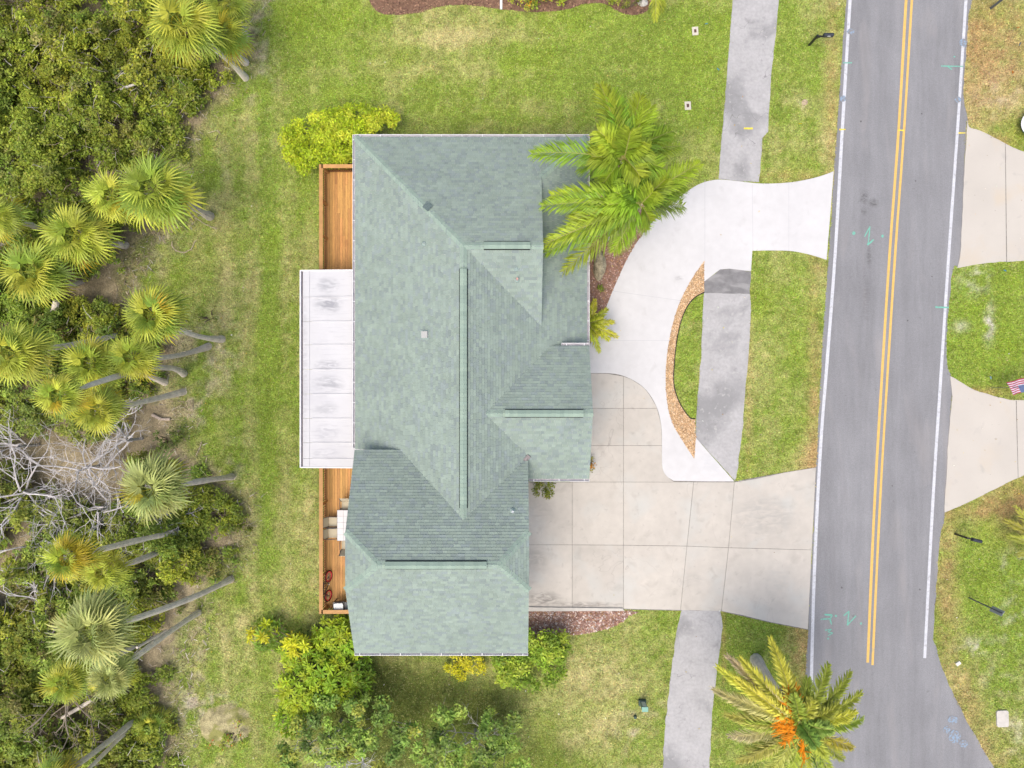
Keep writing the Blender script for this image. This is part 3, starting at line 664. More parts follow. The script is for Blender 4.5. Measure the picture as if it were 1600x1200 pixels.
# walls with openings, gable infills
wl_ = MB()
def wallbox(x0, x1, y0, y1, z0, z1): wl_.box2((x0, y0, z0), (x1, y1, z1))
wallbox(-7.35, 3.25, 12.0-.2, 12.0, 0, 3.3); wallbox(-7.35, -7.15, -4, 11.8, 0, 3.3); wallbox(3.05, 3.25, 1.4, 11.8, 0, 3.3)
wallbox(.8, 3.25, 1.2, 1.4, 0, 4.3); wallbox(3.05, 3.25, -4.15, 1.2, 0, 4.3); wallbox(.2, 3.05, -4.15, -3.95, 0, 4.3)
wallbox(-7.15, -6.95, -12.6, -4, 0, 4.6); wallbox(-6.95, .2, -12.6, -12.4, 0, 4.6); wallbox(0, .2, -12.4, -4.15, 0, 4.6)
wall = hp(wl_.build('wall', WALLM))
g = MB()
def tri_wall(x, pts, th=.12):
    V = [(x, y, z) for y, z in pts]+[(x-th, y, z) for y, z in pts]; m = len(pts)
    g.add(V, [tuple(range(m)), tuple(range(m, 2*m))[::-1]]+[(i, i+m, (i+1) % m+m, (i+1) % m) for i in range(m)])
tri_wall(1.15, [(DYS-.3, DZ-.25), (DYN+.2, DZ-.25), (RY, ZR-.18)])
tri_wall(3.25, [(WY0+.2, WZ-.1), (WY1-.2, WZ-.1), (WC, WRZ-.17)])
for x in (.2, -6.95): tri_wall(x, [(GY0+.5, GZ-.05), (GY1-.5, GZ-.05), (GC+CH, CZ-.17), (GC-CH, CZ-.17)])
hp(g.build('gable_wall', mat('gable_siding', (.5, .52, .48), .8, .3)))
gd = hp(MB().box2((.2, -11.6, .05), (.24, -6.4, 2.35)).build('garage_door', WHITE))
pm = MB().box((0, 0, 0), (.03, 1.1, .42)).mesh('door_panel', mat('door_panel_white', (.66, .67, .68), .5, .4))
for i in range(4):
    for k in range(4): put('door_panel', pm, gd, (.25, -10.95+k*1.3, .36+i*.56))
for (x, y, sx, sy, z) in ((3.26, 8.5, .06, 1.6, 1.9), (3.26, 4.5, .06, 1.6, 1.9), (3.26, -1.4, .06, 2.0, 2.2), (-7.38, 9, .06, 1.8, 2.0), (-7.18, -9, .06, 1.6, 2.2), (-3, -12.62, 1.4, .06, 2.2), (-4, 12.02, 1.4, .06, 2.0)):
    wn = hp(MB().box((x, y, z), (sx if sx > .1 else .06, sy if sy > .1 else .06, 1.3)).build('window', GLASS))
    fr = MB()
    for d in (-.7, 0, .7): fr.box((x, y, z+d), (sx+.04 if sx > .1 else .09, sy+.1 if sy > .1 else .09, .07))
    for d in (-1, 1): fr.box((x+(d*sx/2 if sx > .1 else 0), y+(d*sy/2 if sy > .1 else 0), z), (.07 if sx > .1 else .09, .07 if sy > .1 else .09, 1.4))
    fr.build('frame', WHITE, wn)

# small fittings on the roof
def on(px, py, pf):
    z = 5.0
    for _ in range(12):
        p = W(px, py, z); z = pf(p.x, p.y)
    return W(px, py, z)
c = on(664, 523, pl_w); tilt = Matrix.Rotation(-math.atan(.5), 3, 'Y')
m = MB(); m.box(c+Vector((0, 0, .10)), (.34, .32, .10), M=tilt); rv = hp(m.build('roof_vent', mat('pale_vent', (.42, .43, .42), .6, .3)))
MB().box(c+Vector((0, 0, .028)), (.48, .46, .03), M=tilt).build('flashing', mat('vent_flashing', (.26, .34, .32), .7, .3), rv)
for px, py, pf, h, col in ((808, 437, pl_gs, .32, (.62, .40, .36)), (801, 798, pl_gn, .3, (.66, .70, .72)), (807, 420, pl_gs, .06, (.7, .74, .72)), (663, 381, pl_w, .12, (.45, .52, .5))):
    c = on(px, py, pf); m = MB(); m.lathe([(.055, -.05), (.055, h), (.04, h), (.04, h-.05)], 10, c); pv = hp(m.build('vent_pipe', mat('pipe_%d' % px, col, .6, .3)))
    MB().lathe([(.14, -.02), (.12, .035), (.06, .08)], 10, c).build('flashing', mat('vent_flashing', (.26, .34, .32)), pv)
c = on(668, 323, pl_w); m = MB(); m.box(c+Vector((0, 0, .06)), (.36, .34, .012), M=Matrix.Rotation(math.radians(-40), 3, 'Z') @ Matrix.Rotation(-.1, 3, 'Y')); hp(m.build('loose_shingle', mat('torn_shingle', (.11, .15, .15), .9, .1, noise=((14, .3),))))
c = on(823, 716, pl_e); m = MB(); m.box(c+Vector((0, 0, .06)), (.34, .2, .05), rz=.8); hp(m.build('flashing_scrap', mat('flash_scrap', (.24, .22, .22), .9, .1, noise=((14, .3),))))

# ------------------------------------------------------------------ white flat roof over the terrace (its own structure)
LX0, LX1, LY0, LY1 = -10.93, -7.55, -4.30, 5.86
lan = empty('terrace_roof', (-9.3, .8, 0), label='white flat panel roof over the rear terrace, stained grey in patches', cat='patio cover')
def lp_(o): o.parent = lan; o.matrix_parent_inverse = Matrix.Translation((9.3, -.8, 0)); return o
ribs = [430.5, 463.5, 502, 538.6, 577, 615.7, 654, 692, 717, 729]
ys = [LY1]+[(600-r)*(H-2.9)/FPX for r in ribs[1:-1]]+[LY0]
for i in range(len(ys)-1):
    m = MB(); a, b = ys[i+1]+.006, ys[i]-.006
    V = [(LX0+.1, a, 2.74), (LX1, a, 2.94), (LX1, b, 2.94), (LX0+.1, b, 2.74)]; Lw = [(x, y, z-.075) for x, y, z in V]
    m.add(V+Lw, [(0, 1, 2, 3), (7, 6, 5, 4), (0, 4, 5, 1), (1, 5, 6, 2), (2, 6, 7, 3), (3, 7, 4, 0)]); pnl = lp_(m.build('roof_panel', LANAI))
    MB().box2((LX0+.44, a, 2.762), (LX0+.462, b, 2.778)).build('seam', mat('seam_grey', (.44, .45, .48), .7, .2), pnl)
    if i > 0:
        M_ = Matrix.Rotation(-math.atan(.2/3.28), 3, 'Y')
        MB().box(((LX0+.45+LX1)/2, b, 2.862), (LX1-LX0-.75, .06, .05), M=M_).build('rib', LANAI, pnl)
fm = MB(); fm.box2((LX0-.06, LY0-.03, 2.60), (LX0, LY1+.03, 2.77)); fm.box2((LX0, LY0-.03, 2.60), (LX0+.1, LY1+.03, 2.64)); lp_(fm.build('gutter', WHITE))
fm = MB(); fm.box2((LX0+.02, LY0, 2.645), (LX0+.10, LY1, 2.66)); lp_(fm.build('gutter_floor', mat('gutter_dirt', (.16, .14, .15), .9, .1, noise=((6, .3),))))
for y in (LY0-.015, LY1+.015):
    fm = MB(); fm.add([(LX0, y-.03, 2.60), (LX1, y-.03, 2.80), (LX1, y+.03, 2.80), (LX0, y+.03, 2.60), (LX0, y-.03, 2.77), (LX1, y-.03, 2.965), (LX1, y+.03, 2.965), (LX0, y+.03, 2.77)], [(3,2,1,0),(4,5,6,7),(0,1,5,4),(1,2,6,5),(2,3,7,6),(3,0,4,7)]); lp_(fm.build('edge_trim', WHITE))
pmesh = MB().box((0, 0, 0), (.09, .09, 1.62)).mesh('post', WHITE)
for k in range(6): lp_(put('post', pmesh, None, (LX0+.25, LY0+.15+k*(LY1-LY0-.3)/5, 1.81)))

# ------------------------------------------------------------------ timber deck with railing
DZf = 1.0; DX0, DX1, DY0, DY1 = -10.2, -7.36, -12.15, 11.62
deck = empty('timber_deck', (-8.8, 0, 0), label='orange stained timber deck along the rear of the house', cat='deck')
def dp(o): o.parent = deck; o.matrix_parent_inverse = Matrix.Translation((8.8, 0, 0)); return o
bw = .142; nb = int((DX1-DX0)/bw)
bm = {}
for k in range(nb):
    r = random.Random(k); y = DY0+.02
    while y < DY1-.05:
        L = r.choice((2.4, 3.0, 3.6, 4.2)) if y > DY0+.1 else r.uniform(1.5, 3.6); L = min(L, DY1-.02-y)
        key = round(L, 2)
        if key not in bm: bm[key] = MB().box((0, 0, 0), (bw-.011, L-.006, .03)).mesh('deck_board', WOOD)
        if not (y+L < 5.4 and y > -3.9): dp(put('deck_board', bm[key], None, (DX0+bw*(k+.5), y+L/2, DZf-.015)))
        else: dp(put('deck_board', bm[key], None, (DX0+bw*(k+.5), y+L/2, DZf-.015)))
        y += L
m = MB(); m.box2((DX0-.03, DY0-.03, .05), (DX0, DY1+.03, DZf-.005)); m.box2((DX0, DY1, .05), (DX1, DY1+.03, DZf-.005)); m.box2((DX0, DY0-.03, .05), (-7.2, DY0, DZf-.005)); m.box2((DX0, DY0, DZf-.25), (DX1, DY1, DZf-.04))
dp(m.build('skirt_board', mat('skirt_wood', (.16, .075, .03), .8, .2, noise=((4, .15),))))
rail = empty('deck_railing', (DX0, 0, DZf), label='stained timber railing with upright balusters around the rear deck', cat='railing')
def rp(o): o.parent = rail; o.matrix_parent_inverse = Matrix.Translation((-DX0, 0, -DZf)); return o
bal = MB().box((0, 0, 0), (.034, .034, .84)).mesh('baluster', RAILD)
post = MB().box((0, 0, 0), (.09, .09, .98)).mesh('rail_post', RAILW)
def run(a, b, capw=.2):
    a, b = np.array(a), np.array(b); L = np.linalg.norm(b-a); t = (b-a)/L; ang = math.atan2(t[1], t[0]); c = (a+b)/2
    rp(MB().box((c[0], c[1], DZf+.995), (L+.2, capw, .036), ang).build('top_rail', RAILW)); rp(MB().box((c[0], c[1], DZf+.93), (L, .035, .085), ang).build('upper_rail', RAILD)); rp(MB().box((c[0], c[1], DZf+.10), (L, .035, .085), ang).build('bottom_rail', RAILD))
    n = int(L/.125)
    for k in range(1, n):
        p = a+t*L*k/n; rp(put('baluster', bal, None, (p[0], p[1], DZf+.515)))
    n = max(1, round(L/2.0))
    for k in range(n+1):
        p = a+t*L*k/n; rp(put('rail_post', post, None, (p[0]+.05*t[1], p[1]-.05*t[0], DZf+.49)))
xr = DX0+.10
run((xr, LY1+.2), (xr, DY1-.1)); run((xr+.12, DY1-.1), (-7.5, DY1-.1)); run((xr, DY0+.1), (xr, LY0-.15)); run((xr+.12, DY0+.1), (-7.3, DY0+.1))

# ---- patio set on the deck
TC = W(543, 821, 1.72); TC.x = -9.32+.5
tb = empty('patio_table', (TC.x, TC.y, DZf), label='patio table with a white tiled top on the deck, half under the eave', cat='table')
DBR = mat('dark_bronze_metal', (.05, .045, .045), .5, .4)
m = MB(); m.box((0, 0, .70), (1.02, 1.66, .03)); m.build('table_frame', DBR, tb)
tm = MB().box((0, 0, 0), (.318, .318, .02)).mesh('tile', mat('pale_tile', (.55, .55, .57), .35, .4, rand=.04))
for i in range(3):
    for k in range(5): put('tile', tm, tb, (-.328+i*.328, -.652+k*.326, .722))
lm = MB().box((0, 0, 0), (.05, .05, .685)).mesh('leg', DBR)
for sx in (-1, 1):
    for sy in (-1, 1): put('leg', lm, tb, (sx*.45, sy*.77, .342))
SLING = mat('beige_sling', (.50, .45, .33), .85, .2, noise=((40, .08),))
def chair(px, py, rz, label):
    p = W(px, py, 1.45); r = empty('patio_chair', (p.x, p.y, DZf), (0, 0, rz), label, 'chair', 'sling chairs round the patio table')
    m = MB()                                      # faces +x
    V = [(-.24, -.25, .44), (.26, -.25, .46), (.26, .25, .46), (-.24, .25, .44)]
    m.add(V+[(x, y, z-.02) for x, y, z in V], [(0,1,2,3),(7,6,5,4),(0,4,5,1),(1,5,6,2),(2,6,7,3),(3,7,4,0)]); m.build('seat', SLING, r)
    m = MB(); V = [(-.25, -.25, .46), (-.25, .25, .46), (-.48, .25, .96), (-.48, -.25, .96)]
    m.add(V+[(x-.02, y, z-.01) for x, y, z in V], [(0,1,2,3),(7,6,5,4),(0,4,5,1),(1,5,6,2),(2,6,7,3),(3,7,4,0)]); m.build('backrest', SLING, r)
    for s in (-1, 1):
        MB().tube([(-.33, s*.28, .66), (-.05, s*.29, .66), (.22, s*.28, .64)], .022, 6).build('armrest', DBR, r)
        MB().tube([(.22, s*.28, .64), (.27, s*.27, 0)], .018, 6).build('leg', DBR, r); MB().tube([(-.48, s*.26, .96), (-.25, s*.26, .45), (-.34, s*.27, 0)], .018, 6).build('leg', DBR, r)
chair(521, 815, 0, 'beige sling chair on the left of the tiled table, the upper of that pair'); chair(520, 833, 0.03, 'beige sling chair on the left of the tiled table, the lower of that pair')
chair(541, 791, -math.pi/2, 'beige sling chair at the upper end of the tiled table'); chair(541, 851, math.pi/2, 'beige sling chair at the lower end of the tiled table, mostly under the eave')

# ---- bicycle leaning on the railing, and the grill
p = W(514, 913, DZf)
bk = empty('bicycle', (-9.77, p.y, DZf), (math.radians(21), 0, math.radians(-91)), 'black bicycle with red wheel rims leaning on the deck railing', 'bicycle')
bk.rotation_mode = 'XYZ'
TY = mat('black_tyre', (.02, .02, .022), .8, .2); RR = mat('red_rim', (.60, .03, .04), .4, .4); BKF = mat('black_frame', (.03, .035, .045), .35, .5); SIL = mat('silver_metal', (.5, .52, .55), .35, .5, metal=.6)
for s in (-.52, .52):
    wh = MB(); wh.torus((s, 0, .33), .305, .024, 'y', 28, 8); wo = wh.build('wheel', TY, bk, True)
    rm = MB(); rm.torus((s, 0, .33), .255, .032, 'y', 28, 8); rm.build('rim', RR, wo, True)
    sp = MB()
    for k in range(10): a = k*math.pi/5; sp.tube([(s, 0, .33), (s+.24*math.cos(a), 0, .33+.24*math.sin(a))], .004, 4)
    sp.build('spokes', SIL, wo)
fr = MB()
for a, b in (((-.52, 0, .33), (-.12, 0, .30)), ((-.52, 0, .33), (-.2, 0, .72)), ((-.12, 0, .30), (-.22, 0, .8)), ((-.12, 0, .3), (.33, 0, .70)), ((-.2, 0, .72), (.32, 0, .78)), ((.36, 0, .9), (.31, 0, .70)), ((.33, .05, .68), (.52, .05, .33)), ((.33, -.05, .68), (.52, -.05, .33))): fr.tube([a, b], .018, 6)
fr.build('frame', BKF, bk)
MB().tube([(.30, -.33, .97), (.38, -.2, .95), (.37, 0, .93), (.38, .2, .95), (.30, .33, .97)], .016, 6).build('handlebar', BLACK, bk)
m = MB(); m.add([(-.36, -.075, .84), (-.36, .075, .84), (-.2, .05, .84), (-.04, .018, .83), (-.04, -.018, .83), (-.2, -.05, .84)]+[(-.36, -.075, .80), (-.36, .075, .80), (-.2, .05, .80), (-.04, .018, .80), (-.04, -.018, .80), (-.2, -.05, .80)], [(0, 5, 4, 3, 2, 1), (6, 7, 8, 9, 10, 11)]+[(i, (i+1) % 6, (i+1) % 6+6, i+6) for i in range(6)]); m.build('saddle', BLACK, bk)
MB().tube([(-.12, -.1, .18), (-.12, -.04, .30), (-.12, .04, .30), (-.12, .1, .42)], .014, 6).build('pedal_crank', SIL, bk)
p = W(529, 948, DZf+.8)
gr = empty('barbecue_grill', (p.x, p.y, DZf), (0, 0, .05), 'black barbecue with a pale grey lid in the corner of the deck', 'barbecue')
m = MB(); m.box((0, 0, .62), (.62, .46, .26)); m.build('firebox', BLACK, gr)
m = MB(); m.prism([(.25*math.copysign(abs(math.cos(a))**.35, math.cos(a)), .19*math.copysign(abs(math.sin(a))**.35, math.sin(a))) for a in [k*math.pi/10+.05 for k in range(20)]], .75, .86); m.build('lid', mat('pale_grey_lid', (.50, .54, .56), .35, .5), gr)
m = MB(); m.box((.46, 0, .72), (.28, .4, .03)); m.build('side_shelf', DGREY, gr)
for sx in (-1, 1):
    for sy in (-1, 1): MB().box((sx*.27, sy*.19, .27), (.04, .04, .52)).build('leg', BLACK, gr)
MB().tube([(-.2, -.26, .78), (.2, -.26, .78)], .014, 6).build('handle', SIL, gr)
# ------------------------------------------------------------------ vegetation
def leaf_quads(C, size, cols, r, up=.6, asp=.45, jit=.25, nrm=None):
    """diamond leaves at points C"""
    n = len(C); d = r.normal(0, 1, (n, 3)); d /= np.linalg.norm(d, axis=1)[:, None]
    N = r.normal(0, 1, (n, 3)); N[:, 2] = np.abs(N[:, 2])+up*2
    if nrm is not None: N = N*.6+nrm*1.2
    N /= np.linalg.norm(N, axis=1)[:, None]
    T = d-N*np.sum(d*N, 1)[:, None]; T /= np.linalg.norm(T, axis=1)[:, None]+1e-9; B = np.cross(N, T)
    l = (size*r.uniform(.6, 1.4, n))[:, None]; w = l*asp
    V = np.stack([C-T*l, C+B*w-N*l*.12, C+T*l, C-B*w-N*l*.12], 1).reshape(-1, 3)
    c = np.clip(cols*(1+r.normal(0, jit, (n, 1)))*(1+r.normal(0, .05, (n, 3))), .008, .8)
    return V, np.arange(n*4).reshape(n, 4), c
def clump_points(centres, radii, per, r, flat=.75):
    """points in the upper shells of clumps"""
    C = []; idx = []; nr = []
    for i, (c, ra) in enumerate(zip(centres, radii)):
        m = int(per*ra*ra*1.6) if per > 0 else int(-per)
        d = r.normal(0, 1, (m, 3)); d /= np.linalg.norm(d, axis=1)[:, None]; d[:, 2] = np.where(d[:, 2] < -.25, -d[:, 2], d[:, 2])
        q = ra*r.uniform(.12, 1.35, (m, 1))*d; q[:, 2] *= flat
        C.append(np.array(c)+q); idx.append(np.full(m, i)); nr.append(d)
    return np.concatenate(C), np.concatenate(idx), np.concatenate(nr)
def branch_mesh(m, p, d, L, rad, depth, r, spread=.7, col=(.42, .40, .38), gn=.0, wob=.25, kids=3, sides=5):
    pts = [Vector(p)]; dd = Vector(d).normalized(); n = 4
    for k in range(n):
        dd = (dd+Vector((r.gauss(0, wob), r.gauss(0, wob), r.gauss(0, wob)*.6+gn))).normalized(); pts.append(pts[-1]+dd*L/n)
    m.tube(pts, [rad*(1-.5*k/n) for k in range(n+1)], sides, tuple(np.array(col)*r.uniform(.8, 1.15)), cap=False)
    if depth <= 0: return
    for k in range(kids):
        i = r.randint(1, n); dv = Vector((r.gauss(0, 1), r.gauss(0, 1), r.gauss(0, .6))); dv = (dd+dv*spread).normalized()
        branch_mesh(m, pts[i], dv, L*r.uniform(.5, .8), rad*.55, depth-1, r, spread, col, gn, wob, kids, max(3, sides-1))

YG = [(.30, .345, .03), (.34, .37, .04), (.24, .30, .025), (.38, .38, .05)]
MG = [(.22, .33, .045), (.27, .37, .05), (.33, .41, .055), (.17, .25, .035)]
OLIVE = [(.34, .39, .035), (.29, .345, .035), (.40, .43, .05), (.23, .285, .035), (.33, .31, .09)]
def bush(name, label, cat, blobs, cols, leaf, per, hgt, seed, bark=(.2, .16, .12), group=None, up=.6, asp=.45, stems=True, accent=None):
    """blobs: photo-plane ellipses (px, py, rx, ry) at mid height; returns the root"""
    r = np.random.default_rng(seed); rr = random.Random(seed); k = (H-hgt*.7)/FPX
    cen = []; rad = []
    for (px, py, rx, ry) in blobs:
        n = max(4, int(rx*ry*k*k*12))
        for _ in range(n):
            a = r.uniform(0, 6.28); q = math.sqrt(r.uniform(0, 1))*.86
            c = W(px+rx*q*math.cos(a), py+ry*q*math.sin(a), hgt*.6); h = hgt*(.35+.5*(1-q*q)*r.uniform(.6, 1.1))
            cen.append((c.x, c.y, h)); rad.append(r.uniform(.24, .42)*min(1, .5+hgt/4))
    b = W(blobs[0][0], blobs[0][1], hgt*.6); root = empty(name, (b.x, b.y, 0), (0, 0, 0), label, cat, group)
    C, idx, nr = clump_points(cen, rad, per, r)
    cb = np.array(cols)[r.integers(0, len(cols), len(cen))]*r.uniform(.85, 1.15, (len(cen), 1))
    V, F, c = leaf_quads(C, leaf, cb[idx], r, up, asp, nrm=nr*.5)
    if accent: k_ = r.uniform(0, 1, len(c)) < accent[1]; c[k_] = np.array(accent[0])*r.uniform(.7, 1.2, (k_.sum(), 1))
    V = V-np.array((b.x, b.y, 0)); V[:, 2] = np.maximum(V[:, 2], .02)
    put('foliage', np_mesh('foliage', V, F, LEAF, c), root, kind='stuff')
    if stems:
        m = MB()
        for i in range(min(22, len(cen))):
            e = Vector(cen[rr.randrange(len(cen))])-Vector((b.x, b.y, 0)); s = Vector((e.x*.25, e.y*.25, 0)); mid = (s+e)/2+Vector((0, 0, .2))
            m.tube([s, mid, e], [.035, .025, .008], 5, bark, cap=False)
        m.build('stems', BARK, root)
    return root

# ---- shrubs and trees round the house
bush('golden_shrub', 'bright yellow-green shrub at the upper left corner of the house', 'shrub', [(530,212,72,46),(500,205,48,40),(545,195,48,32),(600,195,36,24),(485,245,34,28),(455,240,14,8),(448,212,8,12),(520,228,40,30),(575,175,24,14)], [(.42, .54, .02), (.48, .60, .03), (.35, .47, .02), (.52, .60, .04), (.38, .50, .02)], .075, 950, 1.9, 11)
bush('golden_shrub', 'low golden yellow shrub against the lower garage wall', 'shrub', [(725,1040,34,22),(715,1045,24,16)], [(.60, .58, .02), (.52, .52, .02), (.66, .62, .04)], .06, 900, 1.0, 12)
bush('green_shrub', 'dense green shrub at the lower right corner of the garage', 'shrub', [(835,1040,58,42),(800,1045,40,28),(850,1005,42,28),(780,1032,22,14),(865,1010,30,30)], [(.25, .38, .03), (.30, .43, .035), (.20, .32, .025), (.16, .25, .02), (.36, .46, .045)], .085, 720, 2.0, 13)
bush('green_shrub', 'small wispy green shrub in the corner beside the garage front', 'shrub', [(852,762,24,10),(855,768,20,10)], [(.20, .24, .03), (.14, .18, .025), (.27, .26, .05)], .06, 620, 1.0, 14)
bush('flowering_shrub', 'tiny orange and green shrub at the lower corner of the front gable', 'shrub', [(925,730,5,16)], [(.30, .20, .03), (.22, .22, .03), (.42, .19, .03)], .05, 700, .8, 15)
bush('hedge', 'green hedge with orange flowers beside the white pipe at the upper edge', 'hedge', [(815,2,28,12),(865,0,30,12),(840,-10,50,10)], [(.30, .38, .03), (.22, .31, .03), (.38, .42, .05)], .07, 600, .9, 16, accent=((.70, .24, .02), .06))
bush('hedge', 'short piece of low hedge at the upper edge beside the round bush', 'hedge', [(955,0,16,7)], [(.26, .32, .03), (.34, .38, .05)], .06, 600, .6, 17)
bush('round_bush', 'rounded dark olive bush at the upper edge by a pale stone', 'shrub', [(985,4,20,14)], [(.19, .22, .03), (.15, .18, .025)], .05, 800, .8, 18, up=.2)
bush('weedy_clump', 'low weedy clump with red flowers on the bare mound at the lower left', 'shrub', [(370,1145,26,26),(335,1160,18,22)], [(.28, .37, .04), (.21, .29, .03), (.34, .38, .06)], .06, 420, .6, 19, accent=((.60, .13, .04), .05))
def tree(label, blobs, cols, hgt, seed, leaf=.095, per=300, bark=(.40, .39, .36), lean=(0, 0), base=None):
    r = np.random.default_rng(seed); rr = random.Random(seed); b = W(*base) if base else W(blobs[0][0], blobs[0][1], hgt*.5); b.z = 0
    root = empty('small_tree', b, (0, 0, 0), label, 'tree'); m = MB(); m.tube([(0, 0, 0), (.08, .05, hgt*.35)], [.09, .06], 7, bark, cap=False)
    for _ in range(6): branch_mesh(m, (.05, .05, hgt*.2), (rr.gauss(0, 1), rr.gauss(0, 1), .9), hgt*.55, .035, 2, rr, .6, bark, .03, .25, 3, 5)
    cen = []; rad = []; k = (H-hgt*.75)/FPX
    for (px, py, rx, ry) in blobs:
        for _ in range(max(4, int(rx*ry*k*k*7.0))):
            a = r.uniform(0, 6.28); q = math.sqrt(r.uniform(0, 1)); c = W(px+rx*q*math.cos(a), py+ry*q*math.sin(a), hgt*.75)
            cen.append((c.x, c.y, hgt*(.5+.45*(1-q*q)*r.uniform(.5, 1.1)))); rad.append(r.uniform(.2, .42))
    for c in cen[::4]:
        e = Vector(c)-b; s = e*.7+Vector((rr.gauss(0, .3), rr.gauss(0, .3), -.5)); mid = s.lerp(e, .55)+Vector((rr.gauss(0, .2), rr.gauss(0, .2), .15))
        m.tube([s, mid, e], [.022, .016, .007], 5, tuple(np.array(bark)*rr.uniform(.8, 1.25)), cap=False)
        for _ in range(3):
            q = mid.lerp(e, rr.uniform(.2, 1)); m.tube([q, q+Vector((rr.gauss(0, .3), rr.gauss(0, .3), rr.uniform(0, .35)))], [.012, .005], 4, tuple(np.array(bark)*rr.uniform(.9, 1.4)), cap=False)
    m.build('trunk', BARK, root)
    C, idx, nr = clump_points(cen, rad, per, r, .8); cb = np.array(cols)[r.integers(0, len(cols), len(cen))]*r.uniform(.8, 1.2, (len(cen), 1))
    V, F, c = leaf_quads(C, leaf, cb[idx], r, .6, .45, nrm=nr*.4); V = V-np.array(b)
    put('crown', np_mesh('crown', V, F, LEAF, c), root, kind='stuff'); return root
TG = [(.22, .36, .06), (.27, .41, .065), (.18, .29, .05), (.34, .46, .08), (.15, .24, .045)]
tree('loose leafy tree with pale branches at the lower edge, left of its neighbour', [(520,1150,62,55),(565,1130,40,40),(480,1185,50,45),(585,1175,45,40),(630,1150,30,26),(560,1100,28,20)], TG+[(.30, .34, .05)], 3.6, 31, per=900)
tree('loose leafy tree at the lower edge under the middle of the garage', [(740,1165,60,45),(785,1150,35,35),(690,1150,30,40),(760,1205,70,30),(660,1175,26,30)], TG+[(.22, .30, .07)], 3.4, 32, per=900)
for px, py, s in ((530,1200,5), (505,1203,9), (563,1204,6)):
    m = MB(); rr = random.Random(s); p = W(px, py, 1.0)
    for _ in range(5): branch_mesh(m, (0, 0, 0), (rr.gauss(0, .5), .5+rr.gauss(0, .4), .8), 1.0, .03, 2, rr, .5, (.60, .61, .63))
    m.build('bare_branches', BARK, label={5: 'pale bare branches between the leaves at the lower edge, middle of three', 9: 'pale bare branches at the lower edge, leftmost of three', 6: 'pale bare branches at the lower edge, rightmost of three'}[s], cat='branches', group='bare branches at the lower edge', loc=p-Vector((0, 0, .9)))

# rosette plant (large whorled leaves), each rosette its own part
def rosette_mesh(name, col, r, n=15, L=.42):
    m = MB()
    for k in range(n):
        a = k*2.399+r.uniform(-.2, .2); q = k/n; el = .95-1.05*q+r.uniform(-.15, .15); l = L*(.55+.45*q)*r.uniform(.85, 1.15); w = l*.125
        d = Vector((math.cos(a)*math.cos(el), math.sin(a)*math.cos(el), math.sin(el))); s = Vector((-math.sin(a), math.cos(a), 0)); dn = Vector((0, 0, -1))
        p1 = d*l*.45; p2 = d*l*.85+dn*l*.12; p3 = d*l+dn*l*.22
        c = tuple(np.array(col)*r.uniform(.75, 1.25)); c2 = tuple(np.array(c)*.82)
        m.add([d*.02, p1+s*w, p2+s*w*.9, p3, p2-s*w*.9, p1-s*w, p1-Vector((0, 0, w*.35)), p2-Vector((0, 0, w*.35))], [(0, 6, 1), (1, 6, 7, 2), (2, 7, 3)], c)
        m.add([d*.02, p1+s*w, p2+s*w*.9, p3, p2-s*w*.9, p1-s*w, p1-Vector((0, 0, w*.35)), p2-Vector((0, 0, w*.35))], [(0, 5, 6), (5, 4, 7, 6), (4, 3, 7)], c2)
    m.lathe([(.012, 0), (.02, .03), (.005, .06)], 5, col=(.50, .22, .03))
    return m.mesh(name, FROND)
rr = random.Random(3); RV = [[rosette_mesh('leaf_rosette', c, rr) for _ in range(2)] for c in ((.34, .49, .025), (.27, .42, .025), (.19, .31, .025), (.62, .66, .03), (.42, .55, .03))]
def rosette_bush(label, zones, seed, hgt=1.9):
    r = random.Random(seed); b = W(zones[0][0], zones[0][1], 1.0); b.z = 0; root = empty('rosette_shrub', b, (0, 0, 0), label, 'shrub'); st = MB(); pts = []
    for (px, py, rx, ry, n, pal, hh) in zones:
        k = 0; tries = 0
        while k < n and tries < 3000:
            tries += 1; a = r.uniform(0, 6.28); q = math.sqrt(r.random()); z = hh*(1.05-.5*q*q)*r.uniform(.75, 1.1); p = W(px+rx*q*math.cos(a), py+ry*q*math.sin(a), z)
            if any((p-o).length < .42 for o in pts): continue
            pts.append(p); k += 1
            put('leaf_rosette', r.choice(RV[r.choice(pal)]), root, p-b, (r.gauss(0, .25)+(p.y-b.y)*-.08, r.gauss(0, .25)+(p.x-b.x)*.08, r.uniform(0, 6.28)), r.uniform(.8, 1.25))
            e = p-b; st.tube([(e.x*.35, e.y*.35, 0), (e.x*.75, e.y*.75, e.z*.55), e], [.03, .022, .014], 5, (.28, .23, .17), cap=False)
    st.build('stems', BARK, root)
    # inner leaves, their shade painted in as a darker green
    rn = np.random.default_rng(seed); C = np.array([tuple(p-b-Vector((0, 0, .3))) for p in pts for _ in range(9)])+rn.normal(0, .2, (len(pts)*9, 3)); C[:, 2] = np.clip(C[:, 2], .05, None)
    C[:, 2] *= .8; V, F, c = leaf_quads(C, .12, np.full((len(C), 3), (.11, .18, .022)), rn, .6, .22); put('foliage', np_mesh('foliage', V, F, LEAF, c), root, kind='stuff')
rosette_bush('big glossy shrub of whorled leaves at the lower left corner of the garage', [(500,1055,52,52,70,[0,0,1,4],2.2),(530,1000,38,38,40,[0,1,4],2.0),(420,992,32,22,24,[1,2,2,3],1.2),(465,1015,26,22,26,[3,3,4,0],2.0),(470,1080,36,38,40,[0,4,4],2.0),(555,1060,26,50,36,[1,2,2],1.6),(455,1128,24,20,16,[1,3],1.2),(545,975,12,12,5,[1,2],1.4)], 5)

